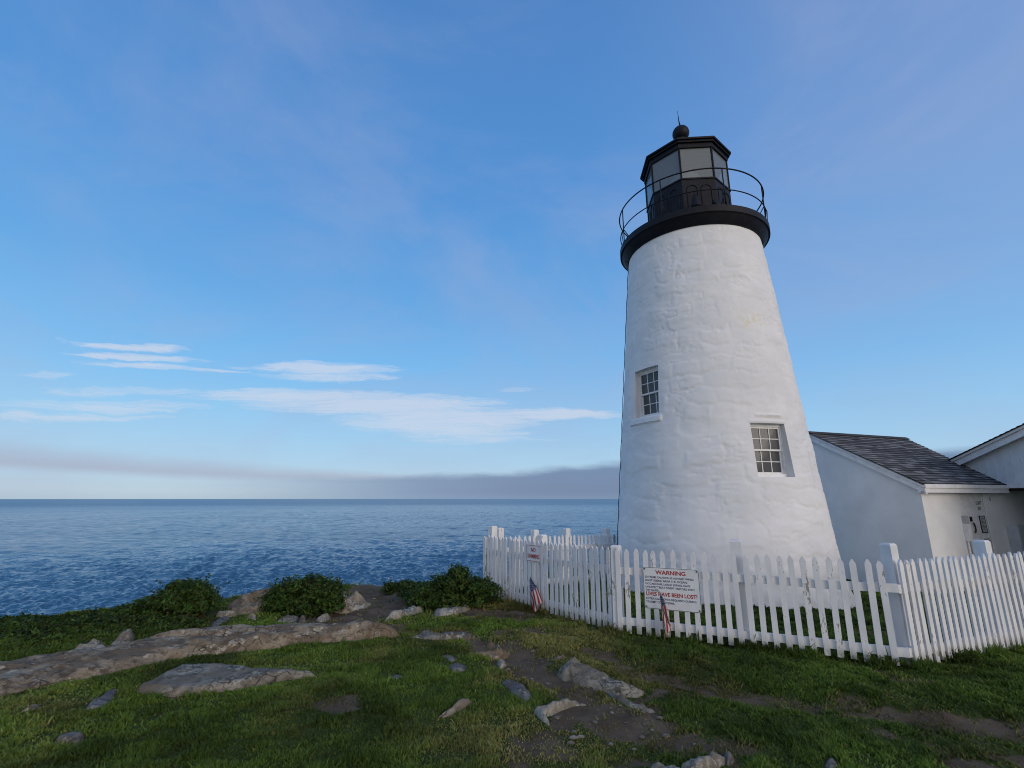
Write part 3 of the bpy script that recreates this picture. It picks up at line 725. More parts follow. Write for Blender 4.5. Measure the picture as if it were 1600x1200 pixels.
# railing
RR = 1.637
ringp = lambda r, z, n=96: [(r * math.cos(2 * math.pi * k / n), r * math.sin(2 * math.pi * k / n), z) for k in range(n)]
rl = MB(); rl.tube(ringp(RR, 8.477), .015, 8, True); rail = rl.build('railing', M['black'], LH, smooth=True)
rl = MB(); rl.tube(ringp(RR - .004, 7.975), .012, 8, True); rl.build('mid_rail', M['black'], rail, smooth=True)
for k in range(8):
    a = R(274.5 + 45 * k); c, s = math.cos(a), math.sin(a)
    mb = MB(); mb.tube([(RR * c, RR * s, 7.58), (RR * c, RR * s, 8.477)], .013, 8)
    r0 = RR - .004
    mb.tube([((RR) * c, (RR) * s, 7.98), ((RR + .045) * c, (RR + .045) * s, 7.80), ((RR + .02) * c, (RR + .02) * s, 7.52)], .009, 6)
    mb.tube([(RR * c, RR * s, 7.95), ((RR - .22) * c, (RR - .22) * s, 7.625)], .010, 6)
    mb.build('baluster', M['black'], rail, smooth=True)
# lantern
OA = 2.676; RL = .965; OV = [OA + k * math.pi / 4 for k in range(8)]
P8 = lambda r, z, k: (r * math.cos(OV[k % 8]), r * math.sin(OV[k % 8]), z)
mb = MB(); mb.lathe([(RL, 7.61), (RL, 8.76), (RL + .02, 8.765), (RL + .02, 8.80), (RL - .08, 8.80), (RL - .08, 7.64)], 8, OA, caps=False)
lan = mb.build('lantern_room', M['black'], LH)
for k in range(8):
    a = Vector(P8(RL, 0, k)); b = Vector(P8(RL, 0, k + 1)); t = (b - a).normalized(); n = Vector((t.y, -t.x, 0)); L = (b - a).length
    mb = MB()
    for q in (.29, .71):
        c = a + t * L * q + n * .004; hw = .115; pth = [c + t * -hw + Vector((0, 0, 7.66)), c + t * -hw + Vector((0, 0, 8.50))]
        pth += [c + t * (-hw * math.cos(R(v))) + Vector((0, 0, 8.50 + hw * math.sin(R(v)))) for v in range(20, 180, 20)]
        pth += [c + t * hw + Vector((0, 0, 8.50)), c + t * hw + Vector((0, 0, 7.66))]
        mb.tube(pth, .013, 6)
    mb.build('panel_moulding', M['black'], lan, smooth=True)
    g0 = .022
    pa = a + t * .02; pb = b - t * .02
    gq = MB(); gq.prism([(pa.x * .985, pa.y * .985, 8.80), (pb.x * .985, pb.y * .985, 8.80), (pb.x * .985, pb.y * .985, 9.60), (pa.x * .985, pa.y * .985, 9.60)], tuple(-n * .006)); gq.build('pane', M['lantern_glass'], lan)
    mb = MB(); mb.tube([P8(RL - .01, 8.80, k), P8(RL - .01, 9.60, k)], .022, 6)
    mb.build('glazing_bar', M['black'], lan)
mb = MB(); mb.lathe([(.10, 8.3), (.24, 8.55), (.33, 8.75), (.37, 8.95), (.385, 9.15), (.37, 9.3), (.30, 9.45), (.18, 9.56), (.05, 9.6)], 32); mb.build('lens', M['lens'], lan, angle=25)
mb = MB(); mb.lathe([(.92, 9.585), (.99, 9.59), (.99, 9.70), (1.04, 9.705), (1.04, 9.755), (1.08, 9.76), (1.085, 9.80), (1.03, 9.84), (.5, 10.13), (.18, 10.36), (.12, 10.42)], 8, OA)
roof = mb.build('lantern_roof', M['black'], LH)
mb = MB(); mb.lathe([(.13, 10.38), (.13, 10.46), (.17, 10.47), (.17, 10.50), (.11, 10.52), (.11, 10.57)] + [(.205 * math.sin(R(q)), 10.733 - .205 * math.cos(R(q))) for q in range(32, 179, 9)], 40)
mb.build('ventilator_ball', M['black'], roof, angle=35)
mb = MB(); mb.tube([(0, 0, 10.95), (-.02, 0, 11.12), (-.03, 0, 11.42)], [.022, .012, .004], 6); mb.build('lightning_rod', M['black'], roof)
# fog bell and floodlight standing on the deck
def on_deck(px, py, z):
    r_ = ray(px, py); t = (z - EYE) / r_[2]; return r_[0] * t - TX, r_[1] * t - TY
for nm, azd, rr_, prof in (('bell', -104, 1.16, [(.135, 0), (.12, .03), (.085, .12), (.07, .22), (.055, .27), (.02, .29)]),):
    mb = MB(); mb.lathe(prof, 24); mb.tube([(0, 0, .28), (0, 0, .42)], .012, 6); o = mb.build(nm, M['black'], LH, smooth=True); o.location = (rr_ * math.cos(R(azd)), rr_ * math.sin(R(azd)), 7.87)
    mb = MB(); mb.tube([(0, 0, -.25), (0, 0, .03)], .03, 8); mb.build('bell_stand', M['black'], o)
mb = MB(); mb.lathe([(.03, -.08), (.09, -.06), (.10, .04), (.085, .06), (.02, .05)], 20); mb.tube([(0, 0, -.08), (.06, 0, -.22), (.08, .0, -.3)], .015, 6)
o = mb.build('floodlight', M['black'], LH, smooth=True); o.location = (1.20 * math.cos(R(-83)), 1.20 * math.sin(R(-83)), 7.93); o.rotation_euler = (R(70), 0, R(10))
# conductor cable down the left flank
mb = MB(); pth = []
for k in range(50):
    z = 7.5 - k * .155; a = R(168.5 + .5 * math.sin(k * .9) + .8 * math.sin(k * .31)); r_ = rad(min(z, 7.3)) + .018 + .006 * math.sin(k * 1.7)
    if k < 3: r_ += .10 * (3 - k) / 3
    pth.append((r_ * math.cos(a), r_ * math.sin(a), z))
mb.tube(pth, .008, 6); mb.build('conductor_cable', M['lead'], LH, smooth=True)

# ------------------------------------------------------------------ oil house beside the tower
UA = R(20); U = np.array([math.cos(UA), math.sin(UA)]); VV = np.array([-math.sin(UA), math.cos(UA)]); C0 = np.array([8.555, 10.32])
def hp(s, t, z): q = C0 + U * s + VV * t; return (float(q[0]), float(q[1]), z)
def wall_at(px, py, t=0.):
    r_ = ray(px, py); n = VV; k = ((C0 + VV * t) @ n) / (r_[:2] @ n); P = r_ * k
    return float((P[:2] - C0) @ U), float(P[2] + EYE)
HG = -.25; EZ = 1.99; AZ = 3.37; AT = 2.394; SE = 2.86; SR = 3.76
hut = thing('oil_house', 'low white gabled outbuilding with grey shingle roof behind the tower', 'outbuilding', hp(0, 0, HG))
inv = Matrix.Translation(Vector(hp(0, 0, HG))).inverted()
def hb(mb, name, m, parent=None, **k):
    if parent is None or parent is hut:
        mb.v = [tuple(inv @ Vector(v)) for v in mb.v]; return mb.build(name, m, hut, **k)
    mb.v = [tuple((Matrix.Translation(Vector(hp(0, 0, HG))) @ parent.matrix_local).inverted() @ Vector(v)) for v in mb.v]; return mb.build(name, m, parent, **k)
ov = .09
mb = MB()
gb = [hp(ov, ov, HG), hp(ov, ov, EZ - .07), hp(ov, AT, AZ - .10), hp(ov, 2 * AT - ov, EZ - .07), hp(ov, 2 * AT - ov, HG)]
mb.quad(gb); DL, DR, DT = 1.296, 2.19, 1.84
mb.quad([hp(ov, ov, HG), hp(DL, ov, HG), hp(DL, ov, EZ - .05), hp(ov, ov, EZ - .05)])
mb.quad([hp(DL, ov, DT), hp(DR, ov, DT), hp(DR, ov, EZ - .05), hp(DL, ov, EZ - .05)])
mb.quad([hp(DR, ov, HG), hp(6.2, ov, HG), hp(6.2, ov, EZ - .05), hp(DR, ov, EZ - .05)])
for s_ in (DL, DR): mb.quad([hp(s_, ov, HG), hp(s_, ov + .05, HG), hp(s_, ov + .05, DT), hp(s_, ov, DT)])
mb.quad([hp(DL, ov, DT), hp(DL, ov + .05, DT), hp(DR, ov + .05, DT), hp(DR, ov, DT)])
mb.quad([hp(ov, 2 * AT - ov, HG), hp(6.2, 2 * AT - ov, HG), hp(6.2, 2 * AT - ov, EZ - .05), hp(ov, 2 * AT - ov, EZ - .05)])
hb(mb, 'wall', M['stucco'])
# shingles: every course a row of thin slabs
mb = MB(); r_ = random.Random(4); nC = 23
for side in (0, 1):
    for k in range(nC):
        f0 = k / nC; f1 = min(1, (k + 1.25) / nC); s = -.06
        while True:
            smax = SE + .06 + (SR - SE) * f0
            wd = r_.uniform(.13, .34); s2 = min(s + wd, smax)
            tt = lambda f: (AT * f - .06 * (1 - f)) if side == 0 else 2 * AT - (AT * f - .06 * (1 - f))
            zz = lambda f, up: EZ + (AZ - EZ) * f + up
            up = .022 + r_.uniform(0, .006); g_ = r_.choice((r_.uniform(.45, .8), r_.uniform(.8, 1.5))) * .165; colr = (g_, g_, g_ * (1.0 + r_.uniform(0, .04)), 1)
            a, b, c, d = hp(s, tt(f0), zz(f0, up)), hp(s2 - .004, tt(f0), zz(f0, up)), hp(s2 - .004, tt(f1), zz(f1, .008)), hp(s, tt(f1), zz(f1, .008))
            if side: mb.quad([b, a, d, c], col=colr); mb.quad([a, b, hp(s2 - .004, tt(f0), zz(f0, 0)), hp(s, tt(f0), zz(f0, 0))], col=(.025, .026, .028, 1))  # front edges coloured near-black as painted shadow lines between courses
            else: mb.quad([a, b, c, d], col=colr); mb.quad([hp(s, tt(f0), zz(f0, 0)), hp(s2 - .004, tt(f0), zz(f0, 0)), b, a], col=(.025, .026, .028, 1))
            s = s2
            if s >= smax - 1e-6: break
# ridge cap and dark deck under the shingles
for s in np.arange(-.06, SR, .26):
    s2 = min(s + .27, SR + .06); g_ = r_.uniform(.05, .09)
    mb.quad([hp(s, AT - .12, AZ - .03), hp(s2, AT - .12, AZ - .03), hp(s2, AT, AZ + .045), hp(s, AT, AZ + .045)], col=(g_, g_, g_, 1))
    mb.quad([hp(s, AT, AZ + .045), hp(s2, AT, AZ + .045), hp(s2, AT + .12, AZ - .03), hp(s, AT + .12, AZ - .03)], col=(g_, g_, g_, 1))
hb(mb, 'roof', M['shingle'], color=True)
mb = MB()
mb.quad([hp(-.05, -.05, EZ - .012), hp(-.05, AT, AZ - .012), hp(SR, AT, AZ - .012), hp(SE, -.05, EZ - .012)][::-1]); mb.quad([hp(-.05, 2 * AT + .05, EZ - .012), hp(-.05, AT, AZ - .012), hp(SR, AT, AZ - .012), hp(SE, 2 * AT + .05, EZ - .012)])
hb(mb, 'roof_deck', M['soffit'])
# rake boards with a narrow upper moulding
mb = MB(); v1 = tuple(np.append(U * .05, 0)); v2 = tuple(np.append(U * .03, 0))
for side in (0, 1):
    T = lambda t: t if side == 0 else 2 * AT - t
    mb.prism([hp(.0, T(-.06), EZ - .20), hp(.0, T(-.06), EZ - .075), hp(.0, T(AT), AZ - .06), hp(.0, T(AT), AZ - .20)], v1)
    mb.prism([hp(-.03, T(-.06), EZ - .074), hp(-.03, T(-.06), EZ - .014), hp(-.03, T(AT), AZ - .004), hp(-.03, T(AT), AZ - .059)], v2)
hb(mb, 'rake_board', M['white'])
mb = MB(); ang = UA
def ubox(mb, s0, s1, t0, t1, z0, z1): mb.prism([hp(s0, t0, z0), hp(s1, t0, z0), hp(s1, t1, z0), hp(s0, t1, z0)], (0, 0, z1 - z0))
ubox(mb, -.02, SE + .03, -.085, -.062, EZ - .075, EZ + .005); ubox(mb, -.02, SE + .03, -.065, -.035, EZ - .17, EZ - .078); ubox(mb, .0, SE, -.034, .1, EZ - .165, EZ - .14)
hb(mb, 'fascia', M['white'])
# door and its fittings
mb = MB(); ubox(mb, DL + .012, DR - .012, ov + .02, ov + .05, HG + .02, DT - .012)
door = hb(mb, 'door', M['white'])
TD = ov + .02
def dpt(px, py): return wall_at(px, py, TD)
def dbox(name, px, py, w, h, d, m, par=door):
    s, z = dpt(px, py); mb = MB(); ubox(mb, s - w / 2, s + w / 2, TD - d, TD - .001, z - h / 2, z + h / 2); return hb(mb, name, M[m], par)
def on_door(lines, m, name='lettering'):
    o = lettering(name, lines, m, door, .012, 0)
    for v in o.data.vertices:
        q = C0 + U * v.co.x + VV * (TD - .003); p = inv @ Vector((q[0], q[1], v.co.z)); v.co = p
    return o
mb = MB()
for s_ in (DL + .006, DR - .006): ubox(mb, s_ - .011, s_ + .011, TD - .004, TD + .004, HG + .02, DT - .002)
ubox(mb, DL + .018, DR - .018, TD - .004, TD + .004, DT - .018, DT - .002)
hb(mb, 'gap_shade_strip', M['grey_sign'], door)  # solid grey strips painted in place of the shaded gap round the door
s1, z1_ = dpt(1528.5, 786); s2, z2_ = dpt(1530, 794.5)
on_door([('LIGHT', s1, z1_ - .035, .075, .19, 'c'), ('297', s2, z2_ - .035, .075, .12, 'c')], 'ink')
dbox('lock_plate', 1516.5, 811, .06, .10, .02, 'ink')
s, z = dpt(1519.5, 824.6); mb = MB(); mb.tube([hp(s + .04 * math.sin(R(q)), TD - .035, z + .1 * math.cos(R(q))) for q in range(0, 181, 20)], .014, 6); hb(mb, 'handle', M['ink'], door)
dbox('hinge', 1545, 780, .035, .09, .02, 'ink')
nb = dbox('notice_board', 1535.7, 819, .18, .33, .012, 'grey_sign')
s, z = dpt(1535.7, 819); mb = MB()
for k in range(9): ubox(mb, s - .06, s + .06 - .03 * (k % 3 == 2), TD - .0145, TD - .0125, z + .115 - k * .028, z + .123 - k * .028)
ubox(mb, s - .095, s + .095, TD - .016, TD, z - .18, z - .166); ubox(mb, s - .095, s + .095, TD - .016, TD, z + .166, z + .18); ubox(mb, s - .095, s - .082, TD - .016, TD, z - .166, z + .166); ubox(mb, s + .082, s + .095, TD - .016, TD, z - .166, z + .166)
hb(mb, 'notice_frame', M['ink'], door)
dbox('plaque', 1541.5, 845, .24, .15, .010, 'sign_white')
s, z = dpt(1541.5, 845); mb = MB()
for k, ww in enumerate((.18, .20, .14)): ubox(mb, s - ww / 2, s + ww / 2, TD - .013, TD - .0105, z + .03 - k * .035, z + .045 - k * .035)
hb(mb, 'plaque_lines', M['ink'], door)
# boxes and conduit fixed on the wall
def wall_box(name, label, px, py, w, h, d, m, cat, extra=None):
    s, z = wall_at(px, py, ov); o = thing(name, label, cat, hp(s, ov - .003, z), UA)
    mb = MB(); mb.box((0, -d / 2, 0), (w, d, h)); mb.build('housing', M[m], o)
    mb = MB(); mb.box((0, -d - .006, 0), (w * .9, .010, h * .94)); mb.build('cover', M[m], o)
    for e in (extra or []):
        mb = MB(); mb.tube([Vector(p) for p in e[1]], e[2], 8); mb.build(e[0], M[m], o, smooth=True)
    return o
wall_box('keypad_box', 'small grey box on the wall left of the outbuilding door', 1505.5, 812, .11, .17, .05, 'steel', 'electrical box', [('conduit', [(.03, -.02, -.08), (.03, -.02, -.9)], .012)])
wall_box('meter_box', 'narrow white box below the grey keypad box by the door', 1509.5, 832, .13, .36, .06, 'white', 'electrical box', [('conduit', [(-.05, -.03, -.18), (-.05, -.03, -.8)], .014)])
wall_box('cabinet', 'tall blue-grey metal cabinet on the wall right of the door', 1584, 846, .36, .72, .20, 'steel', 'cabinet', [('conduit', [(.24, -.03, .3), (.24, -.03, -.9)], .02)])
wall_box('socket_box', 'beige box on the wall at the right edge of the photo', 1604, 853, .20, .26, .10, 'beige', 'electrical box', [('conduit', [(0, -.04, -.13), (0, -.04, -.6)], .014)])

# connecting building at the right: gable end over an open passage
XW = 11.27
cb = thing('gabled_building', 'white sided gabled building at the right edge above a dark passage', 'building', (XW, 9.2, 0))
def cbld(mb, name, m): mb.v = [(v[0] - XW, v[1] - 9.2, v[2]) for v in mb.v]; return mb.build(name, m, cb)
zy = lambda y: 2.47 + (12.4 - y) * .31   # underside of the rake
RY = 10.25
mb = MB(); ye = 12.28; yf = 2 * RY - ye
mb.prism([(XW, ye, 1.93), (XW, ye, zy(ye)), (XW, RY, zy(RY)), (XW, yf, zy(ye)), (XW, yf, HG), (XW, yf + .3, HG), (XW, yf + .3, 1.93)], (.12, 0, 0))
mb.prism([(XW + .12, ye, 1.93), (XW + 6, ye, 1.93), (XW + 6, ye, zy(ye)), (XW + .12, ye, zy(ye))], (0, -.12, 0))
mb.prism([(XW + .12, yf, HG), (XW + 6, yf, HG), (XW + 6, yf, zy(ye)), (XW + .12, yf, zy(ye))], (0, .12, 0))
mb.prism([(XW + 6, ye, HG), (XW + 6, ye, zy(ye)), (XW + 6, RY, zy(RY)), (XW + 6, yf, zy(ye)), (XW + 6, yf, HG)], (-.12, 0, 0))
cbld(mb, 'wall', M['siding'])
mb = MB(); 
for k, yb in enumerate(np.arange(yf + .2, ye, .2)):
    zt_ = zy(yb) if yb > RY else zy(2 * RY - yb)
    mb.box((XW - .006, yb, (1.95 + zt_ - .12) / 2), (.010, .018, zt_ - .12 - 1.95))
cbld(mb, 'batten', M['siding'])
mb = MB(); mb.box((XW + 3, (ye + yf) / 2, 1.90), (5.7, ye - yf - .3, .05)); cbld(mb, 'passage_ceiling', M['soffit'])
for side in (0, 1):
    T = lambda y: y if side == 0 else 2 * RY - y
    mb = MB(); mb.prism([(XW - .16, T(12.36), zy(12.36) - .04), (XW - .16, T(12.36), zy(12.36) + .10), (XW - .16, RY, zy(RY) + .10), (XW - .16, RY, zy(RY) - .04)], (.035, 0, 0))
    mb.prism([(XW - .20, T(12.36), zy(12.36) + .101), (XW - .20, T(12.36), zy(12.36) + .155), (XW - .20, RY, zy(RY) + .155), (XW - .20, RY, zy(RY) + .101)], (.06, 0, 0))
    mb.prism([(XW - .12, T(12.36), zy(12.36) + .0), (XW - .12, T(12.36), zy(12.36) + .012), (XW - .12, RY, zy(RY) + .012), (XW - .12, RY, zy(RY))], (.12, 0, 0))
    cbld(mb, 'rake_board', M['white'])
mb = MB(); r_ = random.Random(9); n = 16
for side in (0, 1):
    T = lambda y: y if side == 0 else 2 * RY - y
    for k in range(n):
        y0 = 12.42 - (12.42 - RY) * k / n; y1 = 12.42 - (12.42 - RY) * min(1, (k + 1.2) / n); x = XW - .24
        while x < XW + 6.1:
            x2 = min(x + r_.uniform(.15, .34), XW + 6.12); g_ = r_.uniform(.6, 1.4) * .11
            q = [(x, T(y0), zy(y0) + .18), (x2 - .004, T(y0), zy(y0) + .18), (x2 - .004, T(y1), zy(y1) + .16), (x, T(y1), zy(y1) + .16)]
            mb.quad(q if side else q[::-1], col=(g_, g_, g_ * 1.05, 1)); x = x2
    mb.prism([(XW - .23, T(12.42), zy(12.42) + .157), (XW - .23, T(12.42), zy(12.42) + .178), (XW - .23, RY, zy(RY) + .170), (XW - .23, RY, zy(RY) + .157)], (6.3, 0, 0))
    mb.c[-8:] = [(.02, .02, .022, 1)] * 8
o = cbld(mb, 'roof', M['shingle'])
at = o.data.color_attributes.new('Col', 'FLOAT_COLOR', 'POINT'); at.data.foreach_set('color', np.array(mb.c, np.float32).ravel())

# ------------------------------------------------------------------ shrubs
def shrub(label, cx, cy, blobs, nleaf, leaf, seed, name='shrub', tint=(1, 1, 1)):
    r = np.random.default_rng(seed); root = thing(name, label, 'shrub', (cx, cy, terr1(cx, cy)))
    vol = np.array([b[3] * b[4] * b[5] for b in blobs]) ** .67; pick = r.choice(len(blobs), nleaf, p=vol / vol.sum())
    Bq = np.array([b for b in blobs])[pick]
    d = r.normal(size=(nleaf, 3)); d /= np.linalg.norm(d, axis=1)[:, None]; d[:, 2] = np.where(d[:, 2] < -.35, -d[:, 2], d[:, 2])
    # clumps: radius swells and shrinks with direction
    th = np.arctan2(d[:, 1], d[:, 0]); cl_ = fbm(th * 3.2 + pick * 5.1 + seed, d[:, 2] * 4.5 + pick * 3.3, seed, 3)
    rad_ = (r.uniform(.30, 1.0, nleaf) ** .38) * (.42 + 1.08 * cl_)
    tw = r.random(nleaf) < .05; rad_[tw] *= r.uniform(1.05, 1.28, tw.sum())
    P = Bq[:, :3] + d * rad_[:, None] * Bq[:, 3:6]
    # leafy shoots sticking out of the surface
    ns = max(12, nleaf // 130); per = 16; take = r.choice(nleaf, ns * per, replace=False).reshape(ns, per)
    for row in take:
        b_ = Bq[row[0]]; dd = d[row[0]].copy(); dd[2] = abs(dd[2]) + .25; dd /= np.linalg.norm(dd); L_ = r.uniform(.75, 1.22); ben = r.normal(size=3) * .05
        f_ = np.linspace(.55, 1, per)[:, None] * L_
        P[row] = b_[:3] + dd * f_ * b_[3:6] * (.55 + .75 * cl_[row[0]]) + ben * f_ ** 2 + r.normal(size=(per, 3)) * .014
        rad_[row] = 1.0
    gz = terr(P[:, 0] + cx, P[:, 1] + cy) - terr1(cx, cy)
    P[:, 2] = np.maximum(P[:, 2], gz + r.uniform(.0, .06, nleaf))
    up = d * .8 + r.normal(size=(nleaf, 3)) * .55; up[:, 2] += .35; up /= np.linalg.norm(up, axis=1)[:, None]
    a = np.cross(up, r.normal(size=(nleaf, 3))); a /= np.linalg.norm(a, axis=1)[:, None] + 1e-9; b = np.cross(up, a)
    L = leaf * r.uniform(.6, 1.35, nleaf)[:, None]; Wd = L * .48
    V = np.stack([P - a * L * .5, P + b * Wd * .5 + a * L * .05 - up * L * .06, P + a * L * .5, P - b * Wd * .5 + a * L * .05 - up * L * .06], 1)
    depth = np.clip((rad_ - .45) / .55, 0, 1); v_ = (.3 + .8 * depth) * r.uniform(.55, 1.45, nleaf) * (.45 + 1.1 * cl_)  # leaves deeper in the bush coloured darker, inner shade put into the colour
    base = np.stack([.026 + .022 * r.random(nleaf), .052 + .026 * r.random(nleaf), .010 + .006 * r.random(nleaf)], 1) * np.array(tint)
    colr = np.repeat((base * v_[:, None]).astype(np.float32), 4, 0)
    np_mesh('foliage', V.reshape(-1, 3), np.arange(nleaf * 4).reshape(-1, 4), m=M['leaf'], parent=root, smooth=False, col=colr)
    mb = MB(); q = random.Random(seed)
    for b_ in blobs:
        for k in range(5):
            e = (b_[0] + q.uniform(-.6, .6) * b_[3], b_[1] + q.uniform(-.6, .6) * b_[4], b_[2] + q.uniform(.0, .7) * b_[5]); s_ = (b_[0] + q.uniform(-.1, .1), b_[1] + q.uniform(-.1, .1), -.05)
            mid = tuple((s_[i] + e[i]) / 2 + q.uniform(-.06, .06) for i in range(3)); mb.tube([s_, mid, e], [.014, .010, .004], 5)
    mb.build('stem', M['bark'], root, smooth=True); return root
bx, by = G(262, 966)
shrub('round dark green bush with low left skirt, leftmost tall bush by the sea', bx, by, [(.12, .2, .20, .40, .36, .27), (.34, .15, .14, .24, .3, .20), (-.02, .2, .30, .24, .25, .18), (-.36, .2, .08, .30, .3, .19), (-.72, .2, .02, .3, .3, .13)], 15000, .055, 4)
bx, by = G(466, 955)
shrub('broad dark green bush in the middle on the bare rocks', bx, by, [(-.22, .2, .22, .34, .33, .25), (.08, .2, .27, .33, .33, .25), (.34, .2, .24, .26, .32, .22), (-.40, .15, .13, .20, .3, .2), (.46, .15, .08, .2, .28, .18), (.0, .0, .06, .52, .3, .18)], 15000, .055, 6)
bx, by = G(700, 952)
shrub('large dark green bush against the left end of the picket fence', bx, by, [(.0, .3, .22, .40, .4, .26), (.12, .3, .40, .20, .25, .20), (-.32, .3, .12, .36, .4, .20), (.42, .35, .15, .4, .4, .26), (-.1, .15, .06, .5, .35, .18), (-.62, .9, .08, .4, .35, .17)], 18000, .055, 8)
bx, by = G(608, 922)
shrub('tiny low bush at the tip of the bare headland', bx, by, [(.0, .1, .06, .16, .2, .14), (.25, .15, .08, .26, .2, .14)], 2200, .05, 10)
bx, by = G(60, 1006)
shrub('long low green thicket along the left edge above the sea', bx, by, [(-1.6 + .42 * k, .55 + .19 * k + .08 * math.sin(k * 2.3), -.09 + .03 * math.sin(k * 1.7), .45, .42, .16 + .04 * math.sin(k * 2.9)) for k in range(5)] + [(-1.2, .2, -.06, .6, .3, .14), (-.4, .35, -.06, .6, .3, .13), (.5, .7, -.07, .6, .3, .12)], 30000, .06, 12, name='shrub_thicket')
bx, by = G(205, 992)
shrub('low green undergrowth between the thicket and the round bush', bx, by, [(-.5, .35, .0, .5, .3, .13), (.0, .45, .0, .5, .3, .12), (.35, .4, .0, .35, .25, .10), (-.9, .3, .0, .4, .3, .14)], 8000, .05, 14, tint=(1.1, 1, 1))

# ------------------------------------------------------------------ grass
def make_grass():
    r = np.random.default_rng(5); N = 980000
    az = r.uniform(R(-62), R(62), N); lo, hi = 2.7, 15.0
    u = r.random(N); pw_ = -.35
    rr = (lo ** (1 + pw_) + u * (hi ** (1 + pw_) - lo ** (1 + pw_))) ** (1 / (1 + pw_))
    x = rr * np.sin(az); y = rr * np.cos(az)
    land = sd_poly(x, y, LAND); k = (land > .15) & (y > 2.3)
    k &= np.hypot(x - TX, y - TY) > 2.1
    x, y, rr = x[k], y[k], rr[k]
    d = dirt(x, y); patch = fbm(x * .9, y * .9, 91, 4); clump = fbm(x * 5.5, y * 5.5, 93, 3)
    rm = rock_mask(x, y)
    dens = np.maximum((1 - d) ** 1.6 * (.45 + .75 * sst(.30, .58, clump)), .10 * (clump > .5)) * (rm < -.012)
    # thinner on the stony headland to the left and back
    dens *= 1 - .75 * sst(7.3, 8.0, y) * sst(.2, -.6, x)
    k = r.random(len(x)) < dens; x, y, rr, d, patch, clump, rm = (q[k] for q in (x, y, rr, d, patch, clump, rm))
    n = len(x)
    dry = np.clip(sst(.46, .66, fbm(x * 1.1 + 9, y * 1.1, 97, 4)) * (.25 + .75 * np.exp(-((x - .3) / 1.7) ** 2)) + .7 * sst(.05, .5, d) + .9 * sst(1.0, .2, np.hypot((x - .1) / 1.3, (y - 4.1) / .7)) + .5 * sst(.6, .1, np.hypot(x + 3.9, (y - 4.6) / .5)) - .35 * sst(3.2, 4.5, x), 0, 1)
    Hb = (.014 + .028 * sst(.3, .75, clump) + .012 * r.random(n)) * (1 - .30 * dry) * (1 + .35 * (rr - 4) / 8)
    longb = r.random(n) < .012; Hb[longb] *= r.uniform(1.4, 2.2, longb.sum())
    fd = np.minimum.reduce([np.abs(d_line(x, y, [A_, B_])), np.abs(d_line(x, y, [B_, C_])), np.abs(d_line(x, y, [C_, D_]))]); Hb *= 1 + 1.5 * sst(.16, .03, fd) * (clump > .42)
    Wb = (.0042 + .0025 * r.random(n)) * np.clip(rr / 4.2, .8, 3)
    th = r.uniform(0, 2 * np.pi, n); lean = Hb * r.uniform(.15, 1.1, n)
    z = terr(x, y) + .006 * (fbm(x * 11, y * 11, 71, 3) - .5) * 4 - .006
    ca, sa = np.cos(th), np.sin(th); ph = r.uniform(0, 2 * np.pi, n); cx_, sx_ = np.cos(ph), np.sin(ph)
    b0 = np.stack([x - ca * Wb, y - sa * Wb, z], -1); b1 = np.stack([x + ca * Wb, y + sa * Wb, z], -1)
    mx_, my_ = x + cx_ * lean * .35, y + sx_ * lean * .35
    m0 = np.stack([mx_ - ca * Wb * .75, my_ - sa * Wb * .75, z + Hb * .6], -1); m1 = np.stack([mx_ + ca * Wb * .75, my_ + sa * Wb * .75, z + Hb * .6], -1)
    tp = np.stack([x + cx_ * lean, y + sx_ * lean, z + Hb * np.sqrt(np.clip(1.15 - (lean / Hb) ** 2 * .45, .3, 1))], -1)
    V = np.stack([b0, b1, m0, m1, tp], 1).reshape(-1, 3); i = np.arange(n) * 5
    Q = np.stack([i, i + 1, i + 3, i + 2], -1); T = np.stack([i + 2, i + 3, i + 4], -1)
    v_ = r.uniform(.68, 1.34, n) * (.45 + .7 * sst(.3, .7, patch) + .35 * sst(.35, .65, fbm(x * 3.1, y * 3.1, 191, 3))); g1 = np.array([.112, .186, .029]); g2 = np.array([.235, .208, .074]); g3 = np.array([.30, .25, .13])
    mixd = np.clip(dry * r.uniform(.3, 1.2, n), 0, 1)[:, None]; c = g1 * (1 - mixd) + g2 * mixd
    straw = r.random(n) < (.008 + .06 * dry); c[straw] = g3
    yel = r.random(n) < .12; c[yel] = c[yel] * np.array([1.35, 1.15, .95])
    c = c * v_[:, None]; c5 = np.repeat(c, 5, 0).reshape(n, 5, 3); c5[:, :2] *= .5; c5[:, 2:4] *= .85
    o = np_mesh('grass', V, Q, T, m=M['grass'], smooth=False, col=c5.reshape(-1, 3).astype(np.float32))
    tag(o, 'short green and yellowed grass covering the headland', 'grass', kind='stuff')
make_grass()

